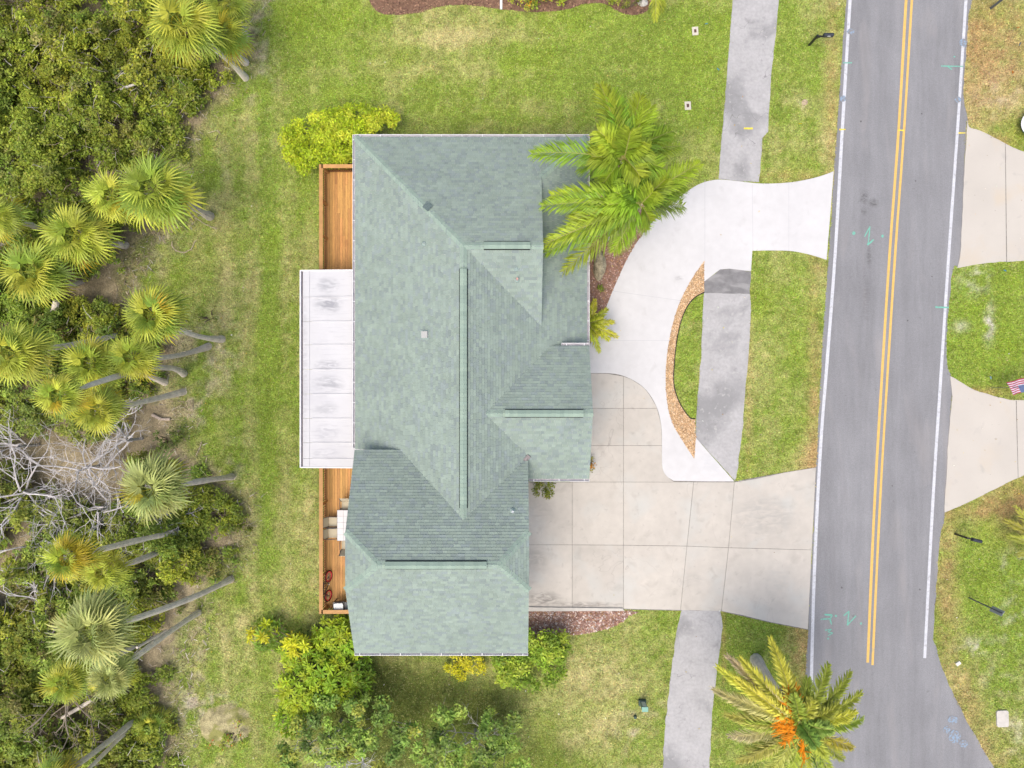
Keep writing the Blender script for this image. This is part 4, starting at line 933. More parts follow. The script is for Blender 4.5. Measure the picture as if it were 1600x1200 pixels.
# ---- fan palms
def fan_mesh(name, col, r, L=1.0, nseg=19, pet=.62, droop=.5, dead=False):
    m = MB(); pc = tuple(np.array(col)*1.05) if not dead else (.4, .31, .19)
    m.tube([(0, 0, 0), (pet*.5, 0, .05), (pet, 0, .03)], [.022, .016, .012], 4, pc, cap=False)
    for k in range(nseg):
        t = (k+.5)/nseg*2-1; a = t*2.25+r.uniform(-.05, .05); l = L*(1-.28*abs(t))*r.uniform(.85, 1.12); bx = pet+.22*(1-abs(t)); bz = .03-.06*(1-abs(t))
        dx, dy = math.cos(a), math.sin(a); w = .036*r.uniform(.8, 1.2); sx, sy = -dy*w, dx*w; f = droop*r.uniform(.7, 1.35)
        ob = Vector((bx if abs(t) < .5 else pet+.1, 0, bz))
        p = [ob+Vector((dx*l*q, dy*l*q, .10*math.sin(abs(t)*1.5)*q-f*l*max(0, q-.35)**2*1.6)) for q in (.06, .42, .75, 1.0)]
        c = np.array(col)*r.uniform(.72, 1.3)
        V = []
        for i, (pp, wf) in enumerate(zip(p, (.5, 1.15, .8, .06))): V += [pp+Vector((sx, sy, 0))*wf+Vector((0, 0, .012*wf)), pp-Vector((sx, sy, 0))*wf]
        tipc = c if not dead else c*.9
        m.add(V, [(0, 1, 3, 2), (2, 3, 5, 4)], tuple(c)); m.add(V, [(4, 5, 7, 6)], tuple(tipc*1.12))
    return m.mesh(name, FROND)
rf = random.Random(17)
FAN = {'g': [fan_mesh('frond', c, rf, droop=d) for c, d in (((.33, .42, .05), .45), ((.42, .47, .06), .6), ((.27, .37, .05), .35), ((.46, .50, .06), .55))],
       'b': [fan_mesh('frond', c, rf, droop=d) for c, d in (((.36, .42, .12), .45), ((.43, .47, .15), .55), ((.30, .36, .12), .4))],
       'y': [fan_mesh('frond', c, rf, droop=d) for c, d in (((.46, .43, .035), .7), ((.52, .42, .03), .8), ((.40, .41, .04), .6))],
       'd': [fan_mesh('frond', c, rf, droop=d, dead=True) for c, d in (((.40, .31, .19), 1.3), ((.46, .40, .31), 1.2), ((.36, .33, .30), 1.4))]}
def fan_palm(label, crown, base, R, seed, kind='g', mid=None, trunk_r=.155, n=29, yel=.2, name='fan_palm', zc=None, boots=False, dead=9):
    r = random.Random(seed); rb = math.hypot(base[0]-800, base[1]-600); rc = math.hypot(crown[0]-800, crown[1]-600)
    z = zc if zc is not None else max(.5, H*(1-rb/rc)); b = W(*base); c = W(crown[0], crown[1], z)
    root = empty(name, b, (0, 0, 0), label, 'palm tree', 'fan palms along the scrub edge'); e = c-b; m = MB()
    bow = Vector((r.gauss(0, .15), r.gauss(0, .15), 0))
    if mid:
        zm = z*.45; q = W(mid[0], mid[1], zm)-b
    else: q = e*.5+bow
    pts = []; 
    for i in range(9):
        t = i/8; pts.append(((1-t)**2*Vector((0, 0, 0))+2*t*(1-t)*(q*2-e*.5)+t*t*e))
    pts[0].z = -.05
    rad = [trunk_r*(1.3-.4*min(1, i/2))*r.uniform(.86, 1.12) for i in range(9)]
    cols = tuple(np.array((.70, .64, .56))*r.uniform(.8, 1.1)); rad[-1] *= .4; rad[-2] *= .85; pts[-1] = pts[-1]-Vector((0, 0, .3)); m.tube(pts, rad, 9, cols, cap=True)
    if boots:
        for k in range(46):
            t = r.uniform(.15, .98); i = min(7, int(t*8)); p = pts[i].lerp(pts[i+1], t*8-i); a = r.uniform(0, 6.28); o = Vector((math.cos(a), math.sin(a), 0)); m.tube([p+o*trunk_r*.8, p+o*(trunk_r+.16)+Vector((0, 0, .18))], [.04, .02], 4, (.36, .33, .29))
    m.build('trunk', TRUNK, root, smooth=False)
    s0 = R*.88*(H-z)/FPX/1.52
    for k in range(n+dead):
        a = k*2.39996+r.uniform(-.25, .25); q = k/n; el = 1.05-1.6*q**.85+r.uniform(-.12, .12); kd = kind
        if k >= n: kd = 'd'; el = -1.05+r.uniform(-.3, .25)
        elif q > .78 and r.random() < yel*1.5: kd = 'y'; 
        elif r.random() < yel*.25: kd = 'y'
        f = put('frond', r.choice(FAN[kd]), root, e+Vector((math.cos(a)*.06, math.sin(a)*.06, .12-.35*q)), (r.gauss(0, .2), -el, a), s0*r.uniform(.88, 1.1)*(.8+.25*q if q < 1 else .85))
    return root
PALMS = [
 ('tall fan palm with a leaning grey trunk at the upper left', (285,42), (384,122), 62, 'g', None, .2, {}),
 ('fan palm with a half hidden crown, right of the leaning one at the upper left', (347,52), (384,98), 44, 'g', None, .15, {}),
 ('fan palm crown cut by the upper edge at the upper left', (352,2), (385,60), 40, 'g', None, .1, {}),
 ('broad fan palm with a stubby booted trunk beside the weedy clearing', (240,297), (328,338), 66, 'g', None, .12, dict(boots=True, trunk_r=.2)),
 ('yellowish fan palm tucked behind the broad palm by the clearing', (178,308), (262,345), 46, 'g', None, .4, {}),
 ('fan palm on a short thick trunk left of the clearing', (120,368), (196,383), 56, 'g', None, .3, dict(boots=True, trunk_r=.17)),
 ('fan palm above the forked grey stump at the left', (55,425), (128,440), 58, 'g', None, .25, {}),
 ('dense round fan palm with a curved trunk reaching right to the lawn', (240,492), (347,530), 51, 'g', (298,522), .2, dict(n=44)),
 ('fan palm with a slim curved trunk just below the round dense one', (207,557), (326,541), 42, 'g', (268,557), .3, {}),
 ('dense fan palm in the middle of the left group, its bare trunk below it', (146,568), (258,598), 50, 'g', None, .1, dict(n=34)),
 ('fan palm at the left edge with a long pale trunk', (25,552), (198,520), 56, 'g', None, .25, {}),
 ('yellow-tipped fan palm at the lower left of the middle group', (94,618), (287,584), 40, 'g', (235,576), .45, {}),
 ('golden fan palm at the lowest point of the middle group', (156,642), (287,612), 42, 'g', (222,628), .6, {}),
 ('grey-green fan palm with a straight trunk ending at the lawn', (240,763), (362,745), 59, 'b', None, .12, dict(n=34, dead=10)),
 ('golden fan palm with a long slanting trunk below the bare branches', (108,872), (288,829), 44, 'g', None, .75, {}),
 ('small yellow fan palm hanging right of the golden one', (162,893), (268,853), 38, 'g', None, .75, dict(n=24)),
 ('large silvery fan palm with a long straight trunk at the lower left', (146,985), (361,905), 68, 'b', None, .05, dict(n=34, dead=10)),
 ('small fan palm on a slim trunk below the large silvery one', (172,1058), (310,957), 40, 'b', None, .25, dict(n=28)),
 ('yellowish fan palm left of the slim one at the lower left', (104,1064), (222,1002), 40, 'g', None, .35, dict(n=30)),
 ('fan palm with twin pale trunk leaning out of the lower left corner', (82,1222), (219,1118), 44, 'g', None, .2, dict(trunk_r=.16)),
 ('low fan palm seedling near the bare mound', (235,1132), (238,1133), 30, 'g', None, .15, dict(zc=.7, n=20, dead=2)),
 ('fan palm crown cut by the left edge above the forked stump', (-4,338), (90,372), 40, 'g', None, .3, {}),
]
for i, (lb, cr, ba, R_, kd, md, ye, kw) in enumerate(PALMS): fan_palm(lb, cr, ba, R_, 100+i, kd, md, yel=ye, **kw)

# bare leaning trunks, stumps and fallen wood
def log(name, label, pts, rad, seed, col=(.68, .62, .54), cat='trunk', z0=.1, n=9, zs=None):
    r = random.Random(seed); P = [W(a, b, (zs[i] if zs else z0)) for i, (a, b) in enumerate(pts)]; o = P[0].copy(); o.z = 0
    m = MB(); m.tube([p-o for p in P], [rad*r.uniform(.85, 1.1)*(1-.3*i/len(P)) for i in range(len(P))], n, col); return m.build(name, TRUNK, label=label, cat=cat, loc=o)
log('forked_stump', 'thick weathered grey stump with spreading roots below a fan palm', [(72,545),(78,520),(85,490),(88,470)], .22, 1, zs=[.1, .5, 1.2, 1.6])
log('fallen_log', 'pale root lying across the base of the grey stump, pointing left', [(48,530),(62,522),(76,528)], .10, 2); log('fallen_log', 'short pale root at the foot of the grey stump, pointing down', [(78,525),(84,538),(86,545)], .10, 3)
log('fallen_log', 'grey fallen trunk at the left edge above the fan palms', [(0,365),(20,372),(48,383)], .18, 4, z0=.4)
log('slanting_trunk', 'slim bare trunk slanting beside the longest trunk at the lower left', [(352,912),(320,925),(290,938)], .09, 5, zs=[.2, 1.6, 2.9]); log('slanting_trunk', 'slim dark trunk left of the lowest long trunk', [(260,985),(238,998),(214,1012)], .08, 6, zs=[.3, 1.4, 2.6])
log('slanting_trunk', 'second trunk of the twin palm in the lower left corner', [(215,1128),(180,1160),(150,1190),(135,1204)], .12, 7, zs=[.1, 2.2, 4.2, 5])
log('slanting_trunk', 'dull brown trunk lying under the lowest small palms', [(160,1085),(130,1102),(96,1122)], .12, 8, z0=1.0); log('slanting_trunk', 'pale grey trunk left of the large silvery palm', [(70,950),(90,943),(108,938)], .12, 9, z0=1.2)
log('fallen_branch', 'weathered driftwood lying by the lawn edge below the middle palms', [(238,648),(252,655),(266,655)], .1, 10, (.45, .38, .32), 'branch'); log('fallen_branch', 'short pale log on the dead scrub at the upper left', [(188,139),(200,135),(213,131)], .07, 11, (.5, .48, .45), 'branch', z0=1.8)
for k, (lb, pts) in enumerate((('curled dead palm frond lying in the weedy clearing', [(269,377),(268,384),(275,392),(288,395),(299,389),(305,376)]), ('dead palm frond lying below the broad booted palm', [(305,340),(320,350),(338,358)]), ('straw coloured dead frond in the upper part of the clearing', [(247,362),(252,372),(258,380)]), ('long dead frond stalk below the left palms', [(138,472),(135,485),(133,495)]), ('pale dead frond stalk near the green mound by the lawn', [(315,690),(312,700),(306,712)]))):
    m = MB(); rr = random.Random(k); P = [W(a, b, .08) for a, b in pts]; o = P[0].copy(); o.z = 0; m.tube([p-o for p in P], .02, 5, (.52, .44, .33))
    for i in range(len(P)-1):
        for _ in range(7):
            t = rr.random(); q = P[i].lerp(P[i+1], t)-o; d = (P[i+1]-P[i]).normalized(); sd_ = Vector((-d.y, d.x, 0))*rr.choice((-1, 1)); e = q+(d*.8+sd_*.7)*rr.uniform(.12, .32)
            m.add([q, q+Vector((.015, .015, .02)), e], [(0, 1, 2)], tuple(np.array((.55, .47, .36))*rr.uniform(.7, 1.2)))
    m.build('dead_frond', BARK, label=lb, cat='dead frond', loc=o)

# bare grey trees in the scrub
for k, (px, py, n, L, lb) in enumerate(((120,735,8,2.3,'tangle of bare grey branches in the middle of the scrub'),(30,770,8,2.3,'tangle of bare grey branches by the left edge'),(190,690,6,1.5,'bare grey bush just below the golden palm'),(150,800,6,1.8,'bare grey branches left of the straight trunked palm'),(60,860,5,1.8,'bare grey branches above the golden slanting palm'),(20,700,5,1.6,'bare grey twigs at the left edge among green leaves'),(90,1090,5,1.9,'brown bare branches below the lowest palms'),(60,950,4,1.4,'pale dead twigs left of the silvery palm'),(245,800,4,1.1,'dry twigs below the grey-green palm'),(165,675,4,1.6,'thin bare stems beside the golden palm'))):
    rr = random.Random(40+k); p = W(px, py, 2.0); o = Vector((p.x, p.y, 0)); m = MB(); m.tube([(0, 0, 0), (.1, .05, 1.7)], [.09, .07], 7, (.4, .39, .38), cap=False)
    col = (.60, .58, .58) if k not in (6,) else (.33, .28, .22)
    for i in range(n): branch_mesh(m, (rr.gauss(0, .08), rr.gauss(0, .08), rr.uniform(.9, 1.8)), (rr.gauss(0, 1), rr.gauss(0, 1), .28), L*1.15, .05, 3, rr, .75, col, .02, .22, 3, 5)
    m.build('bare_tree', BARK, loc=o, label=lb, cat='bare tree', group='bare grey trees in the scrub')

# the scrub itself: a mass of leaf clumps nobody could count
def scrub(seed=9):
    r = np.random.default_rng(seed); n = 2150
    bx = r.uniform(-33, -13.5, n); by = r.uniform(-24.5, 25, n); btd = thick_dist(bx, by)
    dens = np.clip(2.3*fbm(bx*.42+7, by*.42, 77)-.15, .1, 1)*np.clip(.15+btd*.28, .1, 1)*.62; bpx = 800+bx*FPX/36.5; bpy = 600-by*FPX/36.5
    for cx, cy, rx, ry, a in ((240,430,70,80,-.9),(110,450,60,30,-.5),(70,360,80,25,-.5),(290,640,40,40,-.5),(120,730,100,80,-.42),(50,800,90,80,-.36),(320,1000,40,60,-.8),(290,1090,45,60,-.7),(120,180,170,150,.25),(200,100,140,80,.2),(60,1100,90,80,.2),(330,800,50,60,.2)):
        dens = dens+a*np.exp(-((bpx-cx)/rx)**2-((bpy-cy)/ry)**2)
    ok = (btd > .25) & (r.uniform(0, 1, n) < dens); bx, by, btd = bx[ok], by[ok], btd[ok]
    xs, ys_, hs, bi, rs = [], [], [], [], []
    for i in range(len(bx)):                        # every bush is a dome of clumps
        R = r.uniform(.5, 1.3)*np.clip(.4+btd[i]*.22, .35, 1); Hb = np.clip(.3+btd[i]*.42, .35, 2.3)*r.uniform(.5, 1.35); k = int(17*R*R)+3
        q = np.sqrt(r.uniform(0, 1, k))*R; an = r.uniform(0, 6.283, k)
        xs.append(bx[i]+q*np.cos(an)); ys_.append(by[i]+q*np.sin(an)); hs.append(Hb*(1-.75*(q/R)**2)*r.uniform(.85, 1.1, k)); bi.append(np.full(k, i)); rs.append(r.uniform(.17, .34, k))
    x = np.concatenate(xs); y = np.concatenate(ys_); h = np.concatenate(hs); bi = np.concatenate(bi); rad = np.concatenate(rs); m = len(x)
    K = (H-h)/H; px = 800+x/K*FPX/H; py = 600-y/K*FPX/H; cen = np.stack([x, y, h], 1)
    pal = np.array(OLIVE+MG); top = py < 330; wts = np.where(top[:, None], np.array([.3, .16, .22, .08, .08, .04, .05, .05, .02]), np.array([.13, .12, .10, .12, .06, .13, .13, .12, .09]))
    cs = np.cumsum(wts/wts.sum(1, keepdims=True), 1); bu = r.uniform(0, 1, len(bx)); pick = (np.clip(bu[bi]+r.normal(0, .06, m), 0, .999)[:, None] > cs).sum(1); cn = fbm(x*.3+3, y*.3, 91, 3); cb = pal[np.clip(pick, 0, len(pal)-1)]*r.uniform(.6, 1.15, (len(bx), 1))[bi]*r.uniform(.85, 1.15, (m, 1)); sh_ = np.clip((cn-.42)*5, 0, 1)[:, None]; cb = cb*(1-.5*sh_)+np.array((.21, .31, .035))*.5*sh_
    gr = np.exp(-((px-90)/120)**2-((py-740)/110)**2); cb = cb*(1-.45*gr[:, None])+np.array((.27, .29, .10))*.45*gr[:, None]
    C, idx, nr = clump_points(cen, rad, 520, r, .8)
    V, F, c = leaf_quads(C, .075, cb[idx], r, .5, .5, .24, nr*.3); V[:, 2] = np.maximum(V[:, 2], .02)
    put('scrub_foliage', np_mesh('scrub_foliage', V, F, LEAF, c), kind='stuff', label='dense olive green scrub filling the left side', cat='scrub')
    tw = MB(); rr = random.Random(4)
    tn = fbm(cen[:, 0]*.35+11, cen[:, 1]*.35, 33, 3); wt = np.clip((tn-.42)*6, .08, 1)
    for i in [k for k in range(m) if rr.random() < wt[k]*.7]:
        p = Vector(cen[i])+Vector((rr.gauss(0, .3), rr.gauss(0, .3), rad[i]*.6*rr.random())); d = Vector((rr.gauss(0, 1), rr.gauss(0, 1), rr.gauss(0, .3))).normalized(); L = rr.uniform(.25, .9)
        tw.tube([p, p+d*L*.5+Vector((rr.gauss(0, .06), rr.gauss(0, .06), .05)), p+d*L], [.016, .012, .005], 3, tuple(np.array(rr.choice(((.42, .38, .33), (.34, .27, .20), (.52, .49, .46), (.30, .24, .18))))*rr.uniform(.7, 1.1)), cap=False)
    tw.build('scrub_twigs', BARK, kind='stuff', label='dry twigs and stalks showing through the scrub', cat='twigs')
scrub()
def dry_litter(n=5200, seed=3):
    r = np.random.default_rng(seed); x = r.uniform(-31, -12.5, n*3); y = r.uniform(-23, 23, n*3); td = thick_dist(x, y)
    pr = np.exp(-((td-.6)/1.5)**2)+.12*(td > 1)
    for cx, cy, rx, ry in ((90,350,80,40),(110,470,50,50),(300,1060,40,90),(290,640,40,40),(230,400,50,40)):
        c = W(cx, cy); k = H/FPX; pr = pr+.8*np.exp(-((x-c.x)/(rx*k))**2-((y-c.y)/(ry*k))**2)
    ok = (td > -1.0) & (r.uniform(0, 1, n*3) < pr*(.3+1.2*fbm(x*.7, y*.7, 61)-.35)); x, y = x[ok][:n], y[ok][:n]; m = len(x)
    a = r.uniform(0, 6.28, m); l = r.uniform(.08, .42, m); wd = r.uniform(.008, .024, m); z = r.uniform(.03, .25, m); ca, sa = np.cos(a), np.sin(a)
    V = np.stack([np.stack([x-wd*sa, y+wd*ca, z], 1), np.stack([x+wd*sa, y-wd*ca, z], 1), np.stack([x+l*ca+wd*sa*.4, y+l*sa-wd*ca*.4, z+r.uniform(-.03, .1, m)], 1), np.stack([x+l*ca-wd*sa*.4, y+l*sa+wd*ca*.4, z+.01], 1)], 1)
    pal = np.array([(.55, .47, .35), (.46, .38, .27), (.36, .29, .21), (.60, .56, .50)]); c = pal[r.integers(0, 4, m)]*r.uniform(.6, 1.15, (m, 1))
    put('dry_litter', np_mesh('dry_litter', V.reshape(-1, 3), np.arange(m*4).reshape(m, 4), BARK, c), kind='stuff', label='dry stalks and dead frond pieces along the scrub edge', cat='litter')
dry_litter()
bush('scrub_bush', 'bright green leafy mound bulging onto the lawn at the left', 'shrub', [(345,800,38,40),(315,830,34,30)], [(.19, .26, .03), (.23, .31, .035), (.15, .21, .03)], .065, 520, 1.1, 51)
bush('scrub_bush', 'upright yellow-green bush between the slanting trunks', 'shrub', [(255,875,28,24),(230,905,26,18)], [(.23, .26, .03), (.16, .2, .03), (.11, .15, .025)], .06, 560, 1.5, 52)
bush('scrub_bush', 'mustard green bush left of the silvery palm', 'shrub', [(45,975,28,28),(30,940,22,16)], [(.26, .27, .04), (.2, .22, .04), (.31, .3, .05)], .06, 560, 1.6, 53)
bush('scrub_bush', 'dark green bush below the golden palm of the middle group', 'shrub', [(255,690,34,18),(285,680,20,14)], [(.10, .16, .025), (.14, .2, .03), (.08, .12, .022)], .06, 520, 1.0, 54)
bush('scrub_bush', 'low weedy bush at the lawn side of the dense round palm', 'shrub', [(325,495,24,20)], [(.22, .28, .04), (.17, .23, .04), (.30, .28, .06)], .05, 260, .5, 55)
# ------------------------------------------------------------------ feather palms
def pinnate(parent, o, a, tip, col, r, arch=.35, nleaf=46, ll=.62, name='frond', tipcol=None, wl=.048, vee=.35):
    """one feather frond from a to tip (world), arching up; o = root offset"""
    a = Vector(a); tip = Vector(tip); L = (tip-a).length; ctl = a.lerp(tip, .5)+Vector((0, 0, arch*L))
    m = MB(); pts = []
    for i in range(15):
        t = i/14; pts.append((1-t)**2*a+2*t*(1-t)*ctl+t*t*tip)
    m.tube([p-o for p in pts], [.035*(1-.85*i/14)+.004 for i in range(15)], 5, tuple(np.array((.40, .40, .12))), cap=False)
    tc = np.array(tipcol if tipcol else col)
    for s in (-1, 1):
        for k in range(nleaf):
            t = .10+.90*(k+r.uniform(-.3, .3))/nleaf; t = min(max(t, .06), .995); f = t*14; i = min(13, int(f)); p = pts[i].lerp(pts[i+1], f-i); d = (pts[i+1]-pts[i]).normalized()
            sd_ = d.cross(Vector((0, 0, 1))); sd_ = sd_.normalized() if sd_.length > .05 else Vector((1, 0, 0)); up = sd_.cross(d).normalized()
            l = ll*(.45+.9*math.sin(math.pi*min(1, t*.9+.12))**.8)*r.uniform(.85, 1.15)*.8; dirv = (sd_*s*r.uniform(.55, .95)+d*(.55+.5*t)+up*(vee*r.uniform(-.4, 2.2))).normalized()
            q1 = p+dirv*l*.5; q2 = p+dirv*l+Vector((0, 0, -l*.28*r.uniform(.5, 1.6))); wv_ = d*wl*r.uniform(.8, 1.2)
            c = (np.array(col)*(1-t)+tc*t)*r.uniform(.7, 1.35)
            V = [p-o+wv_*.4, p-o-wv_*.4, q1-o-wv_, q1-o+wv_, q2-o]; m.add(V, [(0, 1, 2, 3), (3, 2, 4)], tuple(c))
    return m.build(name, FROND, parent)
def palm_trunk(root, pts, rad, col, boots=0, seed=1, br=.18, bcol=(.33, .25, .17)):
    r = random.Random(seed); m = MB(); P = [Vector(p) for p in pts]; n = 10; Q = []
    for i in range(n+1):
        t = i/n*(len(P)-1); k = min(len(P)-2, int(t)); Q.append(P[k].lerp(P[k+1], t-k))
    m.tube(Q, [rad*(1.2-.3*min(1, i/3))*(1.04 if i % 2 else .97) for i in range(n+1)], 10, col); m.build('trunk', TRUNK, root)
    if boots:
        m = MB()
        for _ in range(boots):
            t = r.uniform(.62, 1)*n; i = min(n-1, int(t)); p = Q[i].lerp(Q[i+1], t-i); a = r.uniform(0, 6.28); o = Vector((math.cos(a), math.sin(a), 0)); m.tube([p+o*rad*.8, p+o*(rad+br)+Vector((0, 0, .25))], [.06, .03], 4, tuple(np.array(bcol)*r.uniform(.7, 1.3)))
        m.build('leaf_bases', BARK, root)
FG = (.215, .37, .03); FY = (.40, .43, .04); FDK = (.15, .28, .035)
def feather_palm(name, label, base, crown, zc, tips, rad, col, trunk_col, seed, arch=.28, ll=.6, boots=0, droop=1.2, tipcol=None, nleaf=46, vee=.35):
    r = random.Random(seed); b = W(*base); c = W(crown[0], crown[1], zc); root = empty(name, b, (0, 0, 0), label, 'palm tree')
    palm_trunk(root, [(0, 0, -.05), (c-b)*.5+Vector((r.gauss(0, .1), r.gauss(0, .1), 0)), c-b], rad, trunk_col, boots, seed)
    for i, t in enumerate(tips):
        zt = zc+t[2]; tip = W(t[0], t[1], zt); k = t[3] if len(t) > 3 else col
        pinnate(root, b, c+Vector((r.gauss(0, .06), r.gauss(0, .06), r.uniform(-.1, .1))), tip, k, r, arch*r.uniform(.8, 1.2), nleaf, ll, tipcol=(t[4] if len(t) > 4 else tipcol), vee=vee)
    return root
feather_palm('feather_palm', 'tall feather palm over the upper right corner of the house roof', (936,330), (972,248), 8.0,
  [(938,132,-.2), (956,142,-.3), (830,240,-.9), (1001,150,-.2), (1018,165,-.3), (1022,212,-1.8, FDK), (905,262,-2.2), (1044,232,-2.4, FDK), (935,205,.9), (975,300,-2.2), (1010,262,-1.5, FDK), (940,290,-2.0), (985,205,1.2), (1062,228,-2.6, (.20, .26, .03)), (1005,295,-2.4, FDK), (925,245,.4), (1020,250,-1.0, FDK), (955,195,-.2), (1000,200,-.4, FDK), (950,280,-1.6, FDK), (1030,200,-1.6, FDK), (1012,235,.3, FDK), (1000,275,.2), (1035,262,-.8, FDK), (1050,205,-1.2, FDK), (945,225,.8, FDK), (1000,222,.8)], .17, FG, (.42, .40, .38), 61, .20, .9, 20, tipcol=(.33, .44, .03), nleaf=70)
feather_palm('feather_palm', 'feather palm with a leaning grey trunk by the curved white driveway', (943,377), (1000,318), 6.8,
  [(846,322,-1.0), (860,305,-.8), (846,384,-1.2), (852,396,-1.6), (880,425,-2.2, FDK), (1094,255,-1.2), (1068,322,-2.2, (.13, .17, .08)), (958,394,-2.6), (1010,360,-2.6), (1050,300,-2.0, FDK), (960,300,.8), (1030,270,-.6, FDK), (985,260,.3), (940,345,-.4), (1040,330,-2.4), (890,345,-.4), (1020,300,.8), (975,280,.9, FDK), (1040,280,.2, FDK), (950,320,.6), (1070,290,-1.6, FDK), (1015,345,-1.0)], .15, FG, (.45, .44, .43), 62, .2, .9, 26, tipcol=(.33, .44, .03), nleaf=70)
feather_palm('small_palm', 'small bright feather palm beside the front porch eave', (917,512), (920,508), 1.5,
  [(929,467,.1), (949,482,.05), (960,503,0), (966,527,-.1), (952,532,-.2), (937,551,-.2), (915,470,.1), (905,540,-.2), (890,508,.1), (942,498,.5), (935,525,.4)], .09, (.34, .42, .03), (.3, .24, .17), 63, .26, .34, 6, nleaf=26, tipcol=(.46, .46, .04))
DT = (.50, .52, .12); dtn = (.38, .44, .06); dy = (.56, .54, .07)
pc = feather_palm('date_palm', 'stout date palm with orange fruit stalks beside the road', (1181,1030), (1248,1126), 6.4,
  [(1203,996,-.6, dy), (1136,1024,-1.2, DT, (.5, .42, .26)), (1156,1028,-.6, dy), (1120,1042,-1.0, dy), (1113,1076,-1.2, DT, (.45, .4, .2)), (1132,1116,-1.4, DT), (1138,1150,-1.5, DT, (.5, .45, .27)), (1150,1190,-1.4, DT), (1294,1037,-.6, dtn), (1328,1049,-1.0, dtn), (1346,1082,-1.2, dtn), (1349,1122,-1.2, dtn), (1338,1112,-.5, dy), (1333,1168,-1.0, dy), (1318,1186,-1.2, dtn), (1279,1206,-1.0, (.16, .26, .05)), (1228,1212,-1.0, dtn), (1190,1215,-1.2, DT), (1300,1140,.8, (.24, .34, .06)), (1275,1165,.9, (.18, .28, .05)), (1240,1085,.6, dtn), (1215,1150,-.8, dtn), (1300,1215,-1.2, dtn), (1255,1240,-1.2, dtn), (1205,1100,-.3, dtn), (1270,1095,.3, dtn), (1140,1095,-1.9, DT), (1165,1170,-1.7, DT), (1172,1060,-1.4, DT), (1150,1060,-.4, dy), (1160,1130,-.8, dtn), (1185,1185,-.8, dtn), (1310,1100,.2, dtn), (1290,1180,0, dtn), (1262,1060,-.4, dtn), (1225,1040,-.9, dy)], .30, dtn, (.58, .54, .48), 64, .22, .55, 60, nleaf=110, vee=.6)
r = random.Random(8); b = W(1181, 1030); c = W(1248, 1126, 6.4)
OR = mat('orange_fruit_stalk', attr=True, rough=.6, spec=.3)
for (px, py) in ((1228,1078),(1234,1088),(1216,1120),(1219,1142),(1222,1160),(1254,1184),(1212,1132),(1224,1095),(1240,1075)):
    m = MB(); e = W(px, py, 6.5)-b; s = c-b; d = e-s
    m.tube([s, s+d*.5+Vector((0, 0, .35)), e], [.03, .025, .012], 5, (.62, .26, .02), cap=False)
    for k in range(46):
        t = r.uniform(.35, 1); p = s+d*t+Vector((0, 0, .35*(1-abs(t-.5)))); q = p+Vector((r.gauss(0, .16), r.gauss(0, .16), -.12))+d.normalized()*.18
        m.tube([p, q], [.03, .02], 3, tuple(np.array((.78, .30, .012))*r.uniform(.7, 1.15)), cap=False)
    m.build('fruit_stalk', OR, pc)
# grass-like palm tips at the picture's edges
feather_palm('small_palm', 'small feather palm reaching in at the upper edge right of the round bush', (1012,-12), (1022,-30), 3.2, [(1024,34,-1.0, (.36, .38, .04)), (1034,20,-1.0, (.33, .36, .04)), (990,-60,0), (1060,-40,0), (1015,-90,0)], .1, FG, (.4, .38, .36), 65, .2, .45, 0, nleaf=34)
feather_palm('small_palm', 'yellowish feather palm reaching in from the right edge', (1625,845), (1632,846), 1.6, [(1568,812,-.5, (.36, .38, .05)), (1574,838,-.7, (.33, .36, .05)), (1590,868,-.6, (.36, .36, .06)), (1585,790,-.5, (.40, .40, .06)), (1640,800,0), (1660,870,0), (1630,900,0)], .1, (.36, .38, .05), (.4, .36, .3), 66, .2, .42, 0, nleaf=34)

# ------------------------------------------------------------------ small things
def rock(name, label, px, py, s, seed, col, parent=None):
    r = np.random.default_rng(seed); m = MB(); prof = []
    n = 14; V = []; F = []
    for i in range(7):
        ph = -.25+(math.pi/2+.25)*i/6
        for k in range(n):
            a = 2*math.pi*k/n; q = 1+.22*(vnoise(math.cos(a)*1.7+seed, math.sin(a)*1.7+i*.6, seed)-.5)*2
            V.append((s[0]*q*math.cos(ph)*math.cos(a), s[1]*q*math.cos(ph)*math.sin(a), s[2]*math.sin(ph)*(1+.2*(q-1))))
    for i in range(6):
        for k in range(n): F.append((i*n+k, i*n+(k+1) % n, (i+1)*n+(k+1) % n, (i+1)*n+k))
    F.append(tuple(6*n+k for k in range(n))); m.add(V, F, col); p = W(px, py, 0)
    return m.build(name, mat('boulder_stone', attr=True, rough=.95, spec=.1, noise=((3, .3), (14, .3)), stains=((2.5, .55, .65, (.18, .17, .13), .6),), bump=(7, .9, .08)), label=label, cat='rock', loc=(p.x, p.y, .03))
rock('boulder', 'mossy tan boulder lying in the mulch beside the front eave', 936, 415, (.36, .82, .45), 3, (.36, .32, .22))
rock('boulder', 'pale stone beside the round bush at the upper edge', 1004, 5, (.28, .2, .2), 5, (.6, .58, .53))
bush('weed', 'small green weed in the mulch below the boulder', 'weed', [(939,449,4,4)], [(.2, .26, .03)], .05, 500, .3, 71, stems=False)
